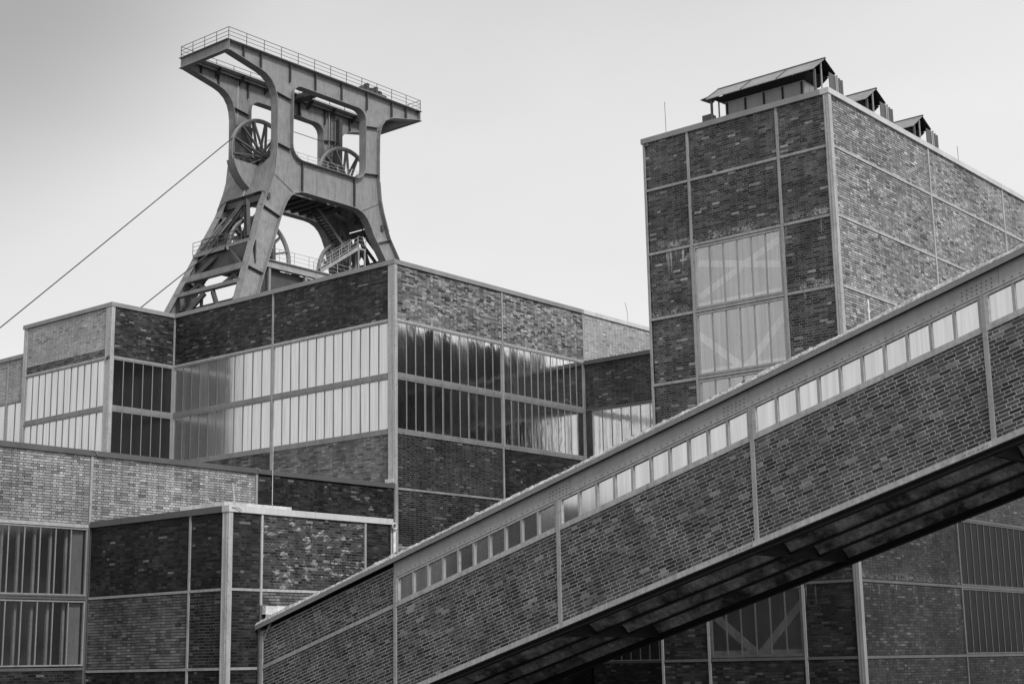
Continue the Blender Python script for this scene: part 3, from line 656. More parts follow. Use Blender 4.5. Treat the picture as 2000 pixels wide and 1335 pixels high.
# ================================================================== tower
TX, TY, TY2, TX2, tt = 38.1, 19.66, 26.2, 63.0, 17.76
tower = thing('brick_tower', 'tall brick tower with steel panel frame and cross braced window, behind the bridge', 'building')
W = Walls(tower); A, B = fA(TX), fB(TY)
ya, yb = 21.38, 24.53
rows = [0, L0[0], L0[1], L0[2], L0[3], L0[4], L0[5], L0[6], L0[7], tt]
for i in range(len(rows)-1):
    v0 = rows[i]+(.05 if i else 0); v1 = rows[i+1]-(.05 if i < len(rows)-2 else .0)
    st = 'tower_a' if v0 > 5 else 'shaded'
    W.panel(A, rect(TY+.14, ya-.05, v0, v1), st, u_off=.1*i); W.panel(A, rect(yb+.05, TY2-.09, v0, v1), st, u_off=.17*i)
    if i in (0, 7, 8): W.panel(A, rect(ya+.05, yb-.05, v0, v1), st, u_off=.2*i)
    else:
        wn = window(tower, A, ya+.05, yb-.05, v0+.01, v1-.01, 6, glass='glass_clear' if i > 2 else 'glass_dark', bar='frame' if i > 2 else 'steel_dk', frame='steel' if i > 2 else 'steel_dk', frm=.07, barw=.04)
        # bracing and floor edges inside, right behind the panes
        mb = MB(); X = TX+.09
        if i in (6,): mb.bar((X, yb-.15, 13.55), (X, ya+.1, 13.0), .20, .03, (1, 0, 0)); mb.bar((X+.05, yb-.1, 12.5), (X+.05, ya+.1, 13.85), .20, .03, (1, 0, 0))
        if i in (5, 3, 1):
            zz = rows[i]; mb.bar((X, yb-.05, zz+1.35), (X, (ya+yb)/2+.05, zz+.15), .22, .03, (1, 0, 0)); mb.bar((X+.05, ya+.05, zz+1.6), (X+.05, (ya+yb)/2-.05, zz+.15), .22, .03, (1, 0, 0))
        if i in (4, 2): zz = rows[i]; mb.bar((X, yb-.05, zz+.1), (X, ya+.05, zz+1.9), .22, .03, (1, 0, 0))
        mb.box(X-.02, X+.02, ya, yb, rows[i]-.02+.05, rows[i]+.26); mb.box(X-.02, X+.02, ya, yb, rows[i+1]-.16, rows[i+1]-.07)
        mb.build('inner_brace', 'brace' if i > 2 else 'coping', wn)
for z in L0:
    for a, b in ((TY+.14, ya-.05), (ya+.05, yb-.05), (yb+.05, TY2-.09)):
        rail(tower, A, a, b, z, .10, .032, 'steel' if z > 6 else 'steel_dk')  # lower rails in darker paint imitate the shade under the bridge
xs = [TX, 44.68, 50.62, 56.7, 62.86]
for k in range(4):
    a = xs[k]+(.12 if k == 0 else .05); b = xs[k+1]-.05
    for i in range(len(rows)-1):
        v0 = rows[i]+(.05 if i else 0); v1 = rows[i+1]-(.05 if i < len(rows)-2 else 0)
        if k > 1 and i < 5: plain(tower, B, a, b, v0, v1); continue
        if k == 1 and i in (1, 2):
            window(tower, B, a, b, v0, v1, 12, glass='glass_black', bar='bar', frame='steel_dk', barw=.025); continue
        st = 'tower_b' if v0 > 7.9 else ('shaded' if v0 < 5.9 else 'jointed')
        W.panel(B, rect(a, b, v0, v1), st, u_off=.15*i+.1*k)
    for z in L0: rail(tower, B, a, b, z, .10, .032, 'steel_hi' if z > 6 else 'steel_dk')  # low rails carry the bridge's shade in their colour
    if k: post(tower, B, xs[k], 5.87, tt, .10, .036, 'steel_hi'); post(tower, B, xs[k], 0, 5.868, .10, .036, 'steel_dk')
post(tower, B, xs[4]+.05, 0, tt, .1); post(tower, A, ya, 0, tt, .10); post(tower, A, yb, 0, tt, .10); post(tower, A, TY2-.045, 0, tt, .09, .035)
corner_col(tower, TX, TY, 5.87, tt, .14, .12, 'steel_hi'); corner_col(tower, TX, TY, 0, 5.868, .14, .12, 'coping')
# white lime run where a pipe once stood
slab(tower, 'old_pipe_mark', 'white', 39.72, 39.80, TY-.018, TY-.002, 9.6, 11.9)
coping(tower, [(TX, TY2+.04), (TX, TY+.221)], tt, tt+.17, 'coping'); coping(tower, [(TX-.07, TY), (TX2, TY)], tt, tt+.17, 'coping_hi')
slab(tower, 'roof', 'roof', TX+.12, TX2, TY+.12, TY2, tt-.2, tt-.02); slab(tower, 'wall_panel', 'm_dark', TX, TX2, TY2-.14, TY2, 0, tt); slab(tower, 'wall_panel', 'm_dark', TX2-.1, TX2+.04, TY+.02, TY2-.15, 0, tt)
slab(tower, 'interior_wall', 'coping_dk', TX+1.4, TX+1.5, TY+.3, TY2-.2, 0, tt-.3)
W.finish()
for x, y, h, lb in ((TX+.35, 25.53, 1.15, 'thin rod standing on the left edge of the brick tower roof'), (47.98, TY+.35, .80, 'faint thin rod standing on the right flank of the tower roof')):
    o = MB(); o.tube([(x, y, tt), (x-.02, y, tt+h*.98), (x-.03, y, tt+h+.2)], .009, 5); o.box(x-.04, x+.04, y-.04, y+.04, tt-.02, tt+.05)
    tag(o.build('lightning_rod', 'steel_dk'), lb, 'lightning rod')

# three ventilator hoods on the tower roof
def hood(k):
    lbs = ['largest ventilator hood, at the front corner of the tower roof', 'middle one of the three ventilator hoods on the tower roof', 'rearmost ventilator hood on the tower roof, furthest right']
    t = thing('roof_ventilator', lbs[k], 'ventilator', 'ventilator hoods on the tower roof')
    z = tt+.0; rx = .79; y0, y1 = TY+.42, TY+4.15
    def pc(name, mat, f):
        mb = MB(); f(mb); return mb.build(name, mat, t)
    # two roof sheets
    def sheet(x0, z0, x1, z1, ya_, yb_, th=.025):
        def f(mb): mb.hexa([(x0, ya_, z0), (x1, ya_, z1), (x1, yb_, z1), (x0, yb_, z0), (x0, ya_, z0+th), (x1, ya_, z1+th), (x1, yb_, z1+th), (x0, yb_, z0+th)])
        return f
    n = 3
    for j in range(n):
        a, b = y0+(y1-y0)*j/n, y0+(y1-y0)*(j+1)/n
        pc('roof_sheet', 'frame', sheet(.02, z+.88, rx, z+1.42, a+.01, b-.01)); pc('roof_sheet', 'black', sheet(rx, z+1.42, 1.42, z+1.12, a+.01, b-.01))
        pc('seam', 'steel_dk', lambda mb: mb.bar((.02, b, z+.92), (rx, b, z+1.46), .03, .03))
    pc('ridge_cap', 'steel_dk', lambda mb: mb.box(rx-.03, rx+.03, y0-.02, y1+.02, z+1.43, z+1.47))
    pc('far_flap', 'steel_dk', lambda mb: mb.hexa([(.35, y1, z+1.12), (.02, y1+.2, z+.92), (.7, y1+.2, z+.98), (.9, y1, z+1.3), (.35, y1, z+1.14), (.02, y1+.2, z+.94), (.7, y1+.2, z+1.0), (.9, y1, z+1.32)]))
    # body with upright seams
    pc('body', 'coping', lambda mb: mb.box(.42, 1.25, y0+.55, y1-.45, z-.05, z+.80))
    for j in range(5):
        yy = y0+.62+j*(y1-y0-1.14)/4; pc('body_rib', 'black', lambda mb: mb.box(.385, .418, yy-.025, yy+.025, z, z+.76))
    pc('deflector', 'black', lambda mb: mb.hexa([(.42, y0+.5, z+.80), (1.3, y0+.5, z+.80), (1.3, y1-.4, z+.80), (.42, y1-.4, z+.80), (.18, y0+.25, z+.93), (1.45, y0+.25, z+1.1), (1.45, y1-.1, z+1.1), (.18, y1-.1, z+.93)]))  # black colour paints the shade beneath the hood
    for yy in (y0+.06, y1-.1):
        pc('stay', 'steel_dk', lambda mb: mb.box(.16, .22, yy-.03, yy+.03, z-.04, z+.94)); pc('stay', 'steel_hi', lambda mb: mb.box(.60, .63, yy-.02, yy+.02, z-.04, z+1.28))
    # upright side shutters and pipes at the back
    pc('shutter', 'steel_dk', lambda mb: mb.box(.95, 1.35, y0-.02, y0+.0, z+.35, z+1.05))
    for xx, hh, r in ((1.36, 1.05, .03), (1.47, .98, .045), (1.60, .95, .06)):
        pc('pipe', 'steel_dk' if r > .04 else 'steel', lambda mb: mb.tube([(xx, y0-.06, z-.04), (xx, y0-.06, z+hh)], r, 7))
    pc('bracket', 'white', lambda mb: (mb.box(1.02, 1.10, y0-.06, y0-.0, z+.0, z+.24), mb.box(1.2, 1.30, y0-.06, y0-.0, z+.0, z+.22)))
    pc('prop', 'steel_hi', lambda mb: mb.bar((.30, y0+.34, z), (.26, y0+.40, z+.36), .035))
    pc('side_tray', 'steel_dk', lambda mb: (mb.box(.25, .55, y1-.02, y1+.30, z, z+.5), mb.bar((.2, y1-.35, z+.06), (.2, y1-.05, z+.42), .03, .1)))
    t.location = (TX+k*3.30+.0, 0, 0)
    return t
hood(0); hood(1); hood(2)

# ================================================================== conveyor bridge
GX, GX2 = 27.4, 31.34; SLP = math.atan(.2925); K = .2925
def zr(y): return 2.216+(22.92-y)*K
bridge = thing('conveyor_bridge', 'sloping brick clad conveyor bridge with a row of small windows, rising to the right', 'bridge')
W = Walls(bridge, True)
def fG(c):  # wall facing -X with u = -Y (to the right); v is height above the sloping base line
    return (lambda u, v, d: Vector((c-d, -u, zr(-u)+v)))
Gf = fG(GX)
Gabs = (lambda u, v, d: Vector((GX-d, -u, v)))   # u=-Y, v = z
posts = [31.66, 26.72, 21.55, 16.36, 11.18, 6.0, .82]
def par(a, b, v0, v1):  # parallelogram in (u=-Y, z)
    return [(-a, zr(a)+v0), (-b, zr(b)+v0), (-b, zr(b)+v1), (-a, zr(a)+v1)]
SO, SW0, SW1, BT = 2.05, 2.13, 2.76, 3.12
for i in range(6):
    a, b = posts[i]-.045, posts[i+1]+.045
    W.panel(Gabs, par(a, b, 0.0, SO), 'bridge', slope=SLP, u_off=.2*i)
    if i == 0: W.panel(Gabs, par(a, b, SO+.10, 3.06), 'bridge', slope=SLP)
    mb = MB(); fbox(mb, Gf, -a, -b, SO, SO+(.10 if i == 0 else .075), -.12, .03)
    mb.build('sill_rail', 'steel_hi' if i else 'steel', bridge)
    if i == 0: continue
    # windows: ten panes with upright sides and sloping heads
    mb = MB(); fbox(mb, Gf, -a, -b, SO+.078, SO+.125, -.08, .02); fbox(mb, Gf, -a, -b, SW1-.045, SW1+.01, -.08, .02)
    fbox(mb, Gf, -a, -a+.06, SO+.125, SW1-.045, -.08, .016); fbox(mb, Gf, -b-.06, -b, SO+.125, SW1-.045, -.08, .016)
    wn = mb.build('window', 'steel_hi', bridge)
    n = 10; st = (a-b-.12)/n
    for k in range(n):
        y0, y1 = a-.06-k*st, a-.06-(k+1)*st
        if k: fpiece(Gf, 'glazing_bar', 'steel', wn, -y0-.028, -y0+.028, SO+.125, SW1-.045, -.06, .012)
        q0, q1 = -y0+(.028 if k else 0), -y1-(.028 if k < n-1 else 0); t1, t2 = R_.gauss(0, .004), R_.gauss(0, .006)
        mb = MB(); vs = []
        for d in (-.04, -.032):
            for u, v in ((q0, SO+.125), (q1, SO+.125), (q1, SW1-.045), (q0, SW1-.045)):
                vs.append(Gf(u, v, d+(u-(q0+q1)/2)*t1+(v-2.4)*t2))
        mb.hexa([vs[0], vs[1], vs[5], vs[4], vs[3], vs[2], vs[6], vs[7]]); mb.build('window_pane', 'glass_bridge', wn)
for i, y in enumerate(posts[:-1]):
    mb = MB(); w2 = .045; fbox(mb, Gf, -y-w2, -y+w2, 0, 3.06 if i == 0 else (SW1 if i > 1 else 2.76), -.13, .042); mb.build('steel_post', 'steel', bridge)
def gbar(name, mat, a, b, v0, v1, d0, d1, par_=None):
    mb = MB(); fbox(mb, Gf, -a, -b, v0, v1, d0, d1); return mb.build(name, mat, par_ or bridge)
yA, yZ = 31.72, .7
gbar('bottom_flange', 'steel_hi', yA, yZ, -.115, 0, -.15, .05); gbar('bottom_flange', 'steel', yA, yZ, -.13, -.115, -.15, .07)
bm = []
cuts = [26.765, 21.18, 16.4, 10.83, 5.7, yZ]
for i in range(5):
    o = gbar('top_beam', 'beam', cuts[i]-(.004 if i else 0), cuts[i+1]+.004, SW1+.012, 3.14, -.12, .022); bm.append(o)
    gbar('beam_edge', 'beam', cuts[i], cuts[i+1], SW1+.014, SW1+.045, .022, .034, o)
    mb = MB(); y = cuts[i]-.1
    while y > cuts[i+1]+.05:
        for dv in ((.075,) if abs(y-cuts[i+1]) > .75 else (.075, .15, .23)):
            c = Gf(-y, SW1+dv, .022); mb.tube([c, c+Vector((-.012, 0, 0))], .013, 6)
        y -= .163 if abs(y-cuts[i+1]) > .75 else .10
    mb.build('rivets', 'rivet', o, kind='stuff')
for y in posts[1:6]:
    for sgn in ((.0,)):
        mb = MB(); fbox(mb, Gf, -(y+.62), -(y+.06), -.125, -.015, .05, .062); pl = mb.build('splice_plate', 'steel_hi', bridge)
        mb = MB()
        for j in range(6):
            c = Gf(-(y+.57)+j*.09, -.07, .062); mb.tube([c, c+Vector((-.01, 0, 0))], .012, 6)
        mb.build('bolt_head', 'rivet', pl)
# fascia sheets, shadow gap, roof with a ragged felt verge
fy = [31.9, 29.0, 25.4, 21.7, 18.0, 14.2, 12.25, 8.0, 4.0, .5]
for i in range(len(fy)-1): gbar('fascia', 'fascia', fy[i]-.004, fy[i+1]+.004, 3.125+.003*(i % 2), 3.235, .13, .15+.006*(i % 2))
gbar('gap_shade_strip', 'black', yA, yZ, 3.145, 3.20, -.2, .125)  # black strip paints the shadow beneath the fascia
mb = MB(); n = 420; rr = random.Random(3); prev = None
ys = [31.9-(31.9-.5)*i/n for i in range(n+1)]
for i, y in enumerate(ys):
    h = 3.335+rr.uniform(-.008, .018)+.012*math.sin(y*1.7)+(.03 if rr.random() < .04 else 0); dd = .10+rr.uniform(-.012, .012)
    row = [Gf(-y, 3.236, .155), Gf(-y, 3.262, .15), Gf(-y, h-.012, dd), Gf(-y, h, dd-.05), Gf(-y, h+.02, -1.0), Gf(-y, h+.03, -2.0), Gf(-y, 3.35, -4.2), Gf(-y, 3.2, -4.2), Gf(-y, 3.2, 0)]
    mb.v += [tuple(p) for p in row]
    if i:
        b0 = (i-1)*9; b1 = i*9
        for j in range(9): mb.f.append((b0+j, b0+(j+1) % 9, b1+(j+1) % 9, b1+j))
mb.f += [tuple(range(9)), tuple(n*9+j for j in range(9))]
mb.build('roof', 'verge', bridge)
mb = MB()
for i in range(260):
    y = rr.uniform(.8, 31.6); c = Gf(-y, 3.32+rr.uniform(-.01, .03), .09+rr.uniform(-.05, .03)); r = rr.uniform(.008, .028)
    mb.add([c+Vector((-r, 0, 0)), c+Vector((0, r*1.4, -r*.3)), c+Vector((0, -r*1.4, r*.3)), c+Vector((0, 0, r)), c+Vector((r, 0, -r*.4))], [(0, 1, 3), (0, 3, 2), (0, 2, 4), (0, 4, 1), (1, 4, 3), (2, 3, 4)])
mb.build('moss_tufts', 'steel_dk', bridge, kind='stuff')
# far side wall, underside with three vaults between lengthwise beams, cross beams
mb = MB(); mb.hexa([(GX2-.1, yA, zr(yA)), (GX2, yA, zr(yA)), (GX2, yZ, zr(yZ)), (GX2-.1, yZ, zr(yZ)), (GX2-.1, yA, zr(yA)+3.2), (GX2, yA, zr(yA)+3.2), (GX2, yZ, zr(yZ)+3.2), (GX2-.1, yZ, zr(yZ)+3.2)]); mb.build('far_wall', 'm_bridge', bridge)
mb = MB(); mb.box(GX+.14, GX2-.1, yZ, yZ+.1, zr(yZ), zr(yZ)+3.2); mb.build('end_wall', 'inside', bridge)
bx = [GX+.06, GX+1.30, GX+2.56, GX2-.10]
for i, x in enumerate(bx):
    mb = MB(); hgt = .27 if i < 3 else .40; v1 = -.02
    def seg(x0, x1, a, b):
        mb.hexa([(x0, yA, zr(yA)+a), (x1, yA, zr(yA)+a), (x1, yZ, zr(yZ)+a), (x0, yZ, zr(yZ)+a), (x0, yA, zr(yA)+b), (x1, yA, zr(yA)+b), (x1, yZ, zr(yZ)+b), (x0, yZ, zr(yZ)+b)])
    seg(x-.08, x+.08, -hgt+.02, -hgt+.045); seg(x-.012, x+.012, -hgt+.045, v1)
    mb.build('lengthwise_beam', 'black', bridge)  # beam colour holds the underside's shade
for i in range(3):
    x0, x1 = bx[i]+.02, bx[i+1]-.02
    for j in range(6):
        mb = MB(); a, b = posts[j]-.03, posts[j+1]+.03; nn = 10
        for k in range(nn+1):
            t = k/nn; x = x0+(x1-x0)*t; v = -.22+.27*math.sin(math.pi*t)**.8
            mb.v += [(x, a, zr(a)+v), (x, b, zr(b)+v)]
            if k: mb.f.append((2*k-2, 2*k, 2*k+1, 2*k-1))
        mb.build('floor_vault', 'soffit', bridge, True)
for y in posts[:-1]:
    mb = MB(); mb.box(GX+.02, GX2+.02, y-.07, y+.07, zr(y)-.31, zr(y)-.29); mb.box(GX+.05, GX2-.05, y-.012, y+.012, zr(y)-.29, zr(y)); mb.build('cross_beam', 'black', bridge)
mb = MB(); mb.hexa([(GX+.05, yA, zr(yA)+.04), (GX2-.1, yA, zr(yA)+.04), (GX2-.1, yZ, zr(yZ)+.04), (GX+.05, yZ, zr(yZ)+.04), (GX+.05, yA, zr(yA)+.12), (GX2-.1, yA, zr(yA)+.12), (GX2-.1, yZ, zr(yZ)+.12), (GX+.05, yZ, zr(yZ)+.12)]); mb.build('floor', 'inside', bridge)
# steel end frame against the small block
mb = MB(); fbox(mb, Gabs, -31.76, -31.70, 0, 2.9, -.12, .08); fbox(mb, Gabs, -31.84, -31.78, 0, 2.85, -.12, .05); mb.build('end_frame', 'steel_dk', bridge)
mb = MB(); mb.hexa([Gabs(-31.6, 2.45, 0), Gabs(-31.28, 2.95, 0), Gabs(-31.28, 2.95, .03), Gabs(-31.6, 2.45, .03), Gabs(-31.6, 2.52, 0), Gabs(-31.34, 2.95, 0), Gabs(-31.34, 2.95, .03), Gabs(-31.6, 2.52, .03)]); mb.build('gusset', 'steel', bridge)
W.finish()

# ================================================================== winding headframe
HX, HY = 86.3, 95.0
hf = thing('winding_headframe', 'tall steel pit headframe with splayed legs, railed top deck and spoked winding wheels', 'headframe')
def ww(z): return 2.72+max(0, 39-z)*.2
def uo(z):
    T = [(0, 24.3), (36, 8.65), (38, 7.8), (40, 6.95), (41.2, 6.5), (42.3, 6.2), (44, 6.02), (48.2, 6.02)]
    for (a, p), (b, q) in zip(T, T[1:]):
        if a <= z <= b: return p+(q-p)*(z-a)/(b-a)
    return T[-1][1]
outer = [(-11.32, 52), (-11.32, 51.15), (-7.9, 50.42), (-7.3, 50.22), (-6.75, 49.85), (-6.35, 49.3), (-6.15, 48.7), (-6.05, 48.0)]
outer += [(-uo(z), z) for z in (46, 44, 43.2, 42.3, 41.7, 41.2, 40.6, 40, 39, 38, 36, 30, 20, 10, 0)]
inner_leg = [(21.6, 0), (16.6, 12), (12.1, 24), (8.55, 32), (6.6, 36), (5.75, 37.8), (5.2, 38.9), (4.8, 39.7), (4.4, 40.25), (3.9, 40.62), (3.3, 40.82), (2.7, 40.88)]
half = outer + [(-a, b) for a, b in inner_leg]
full = half + [(-x, z) for x, z in reversed(half)]
def rrect(x0, x1, z0, z1, r, rb=None):
    rb = rb or r; P = []
    for cx, cz, rr_, a0 in ((x1-r, z1-r, r, 0), (x0+r, z1-r, r, 90), (x0+rb, z0+rb, rb, 180), (x1-rb, z0+rb, rb, 270)):
        for k in range(7):
            t = math.radians(a0+k*15); P.append((cx+rr_*math.cos(t), cz+rr_*math.sin(t)))
    return P
opening = rrect(-4.3, 4.3, 43.62, 50.2, .95, 1.25)
def frame_part(sy):
    def P(x, z, d): return Vector((HX+x, HY+sy*ww(z)-d, z))
    fr = bpy.data.objects.new('portal_frame', None)
    mb = MB(); loops = [[Vector((x, z, 0)) for x, z in full], [Vector((x, z, 0)) for x, z in opening]]
    tri = tessellate_polygon(loops); allp = full+opening
    for dd in (-.015, .015):
        mb.add([P(x, z, dd) for x, z in allp], [tuple(t) for t in tri])
    web = mb.build('frame_web', 'gantry', hf)
    # flanges follow every edge
    def flange(pts, closed, name='frame_flange', wid=.42, th=.05):
        mb = MB(); n = len(pts); rng = range(n if closed else n-1)
        for i in rng:
            a = pts[i]; b = pts[(i+1) % n]; dx, dz = b[0]-a[0], b[1]-a[1]; l = math.hypot(dx, dz); nx, nz = -dz/l*th, dx/l*th
            mb.hexa([P(a[0], a[1], -wid), P(b[0], b[1], -wid), P(b[0], b[1], wid), P(a[0], a[1], wid), P(a[0]+nx, a[1]+nz, -wid), P(b[0]+nx, b[1]+nz, -wid), P(b[0]+nx, b[1]+nz, wid), P(a[0]+nx, a[1]+nz, wid)])
        return mb.build(name, 'gantry', web)
    nh = len(outer)
    flange(full[1:nh], False); flange(full[nh-0:len(full)-nh], False, 'arch_flange'); flange(full[len(full)-nh:-1], False); flange(opening, True, 'opening_flange')
    flange([full[0], full[-1]], False, 'top_flange', .46, .06)
    # stiffeners
    def stiff(x0, z0, x1, z1, d=.30, t=.05):
        mb = MB(); a = P(x0, z0, d*.5+.01); b = P(x1, z1, d*.5+.01); mb.bar(a, b, t, d, (0, 1, 0)); mb.build('stiffener', 'gantry_dk', web)
    for x in (-7.75, -4.5, -1.6, 1.5, 4.6, 7.75): stiff(x, 50.3 if abs(x) < 7 else 50.5, x, 51.9)
    for x in (-9.6, 9.6): stiff(x, 50.85, x, 51.9)
    for x in (-3.0, 3.1): stiff(x, 40.95, x, 43.5)
    for sx in (-1, 1):
        for z in (49.0, 44.6): stiff(sx*4.35, z-.25, sx*6.0, z)
        stiff(sx*7.45, 38.9, sx*5.6, 38.2); stiff(sx*9.9, 33.1, sx*7.9, 32.6); stiff(sx*6.25, 42.0, sx*3.9, 40.75, .03); stiff(sx*13, 25.8, sx*11.2, 25.2)
    # rivet seams
    mb = MB()
    for x in (-1.2, .9, 2.2):
        for k in range(16): c = P(x, 41.2+k*.14, .015); mb.tube([c, c+Vector((0, -.02, 0))], .022, 5)
    for k in range(18):
        t = k/17; c = P(-5.9+2.1*t, 42.0-1.3*t, .03); mb.tube([c, c+Vector((0, -.02, 0))], .02, 5)
    mb.build('rivets', 'gantry_dk', web, kind='stuff')
    return web
front = frame_part(-1); backf = frame_part(1)
# end beams and decks
for sx in (-1, 1):
    x = HX+sx*11.31
    mb = MB(); mb.box(x-.03, x+.03, HY-3.12, HY+3.12, 51.15, 52.0); o = mb.build('end_beam', 'gantry', hf)
    mb = MB(); mb.box(x-.22, x+.22, HY-3.12, HY+3.12, 51.10, 51.15); mb.box(x-.22, x+.22, HY-3.16, HY+3.16, 52.0, 52.05); mb.build('beam_flange', 'gantry', o)
for sy in (-1, 1):
    mb = MB(); y = HY+sy*2.15; mb.box(HX-11.2, HX+11.2, y-.42, y+.42, 51.93, 51.97); mb.build('walkway', 'steel', hf)
    mb = MB(); y = HY+sy*2.4; mb.box(HX-11, HX+11, y-.05, y+.02, 51.72, 51.86); mb.build('crane_rail', 'rail_hi', hf)
    for x in (-8, -5.4, -2.5, 0, 2.6, 5.4, 8):
        mb = MB(); y0 = HY+sy*2.69; y1 = HY+sy*1.75; mb.hexa([(HX+x-.03, y0, 51.2), (HX+x+.03, y0, 51.2), (HX+x+.03, y0, 51.9), (HX+x-.03, y0, 51.9), (HX+x-.03, y1, 51.75), (HX+x+.03, y1, 51.75), (HX+x+.03, y1, 51.9), (HX+x-.03, y1, 51.9)]); mb.build('walkway_bracket', 'gantry_dk', hf)
for sx in (-1, 1):
    mb = MB(); x = HX+sx*10.75; mb.box(x-.42, x+.42, HY-1.9, HY+1.9, 51.93, 51.97); mb.build('walkway', 'steel', hf)
# top railing
rl = bpy.data.objects.new('top_railing', None)
def railing(name, pts, post_step, h=1.03, nr=3, mat='rail', r=.028, parent=None):
    mb = MB()
    for k in range(nr):
        hh = h*(k+1)/nr
        mb.tube([(p[0], p[1], p[2]+hh) for p in pts], r*.8 if k < nr-1 else r, 5)
    rt = mb.build(name, mat, parent or hf)
    for a, b in zip(pts, pts[1:]):
        a, b = Vector(a), Vector(b); n = max(1, round((b-a).length/post_step))
        for k in range(n+1):
            p = a.lerp(b, k/n); q = MB(); q.tube([p, p+Vector((0, 0, h))], r*1.15, 5); q.build('railing_post', mat, rt)
    return rt
c = [(HX-11.35, HY-3.08, 52.05), (HX+11.35, HY-3.08, 52.05), (HX+11.35, HY+3.08, 52.05), (HX-11.35, HY+3.08, 52.05), (HX-11.35, HY-3.08, 52.05)]
for i in range(4): railing('railing', [c[i], c[i+1]], 1.9 if i % 2 == 0 else 1.6)
# crane crab on the top deck
mb = MB(); mb.box(HX+4.3, HX+6.9, HY-3.1, HY-1.6, 52.05, 52.25)
for x, hh in ((4.5, .45), (5.1, .85), (5.6, .55), (6.2, .8), (6.7, .5)): mb.box(HX+x-.16, HX+x+.12, HY-2.6, HY-2.1, 52.25, 52.25+hh)
mb.bar((HX+4.2, HY-2.4, 52.3), (HX+6.8, HY-2.4, 52.85), .08); mb.bar((HX+5.2, HY-2.2, 52.3), (HX+7.1, HY-2.2, 52.6), .06); mb.build('crane_crab', 'gantry_dk', hf)
mb = MB(); mb.box(HX+.5, HX+1.5, HY-2.6, HY+2.6, 51.5, 51.9); mb.box(HX+.2, HX+.5, HY-.6, HY+.6, 51.2, 52.0); mb.tube([(HX+1, HY+.4, 51.4), (HX+1, HY+.9, 50.9), (HX+1.3, HY+1.4, 50.7)], .09, 6); mb.build('crane_trolley', 'gantry_dk', hf)
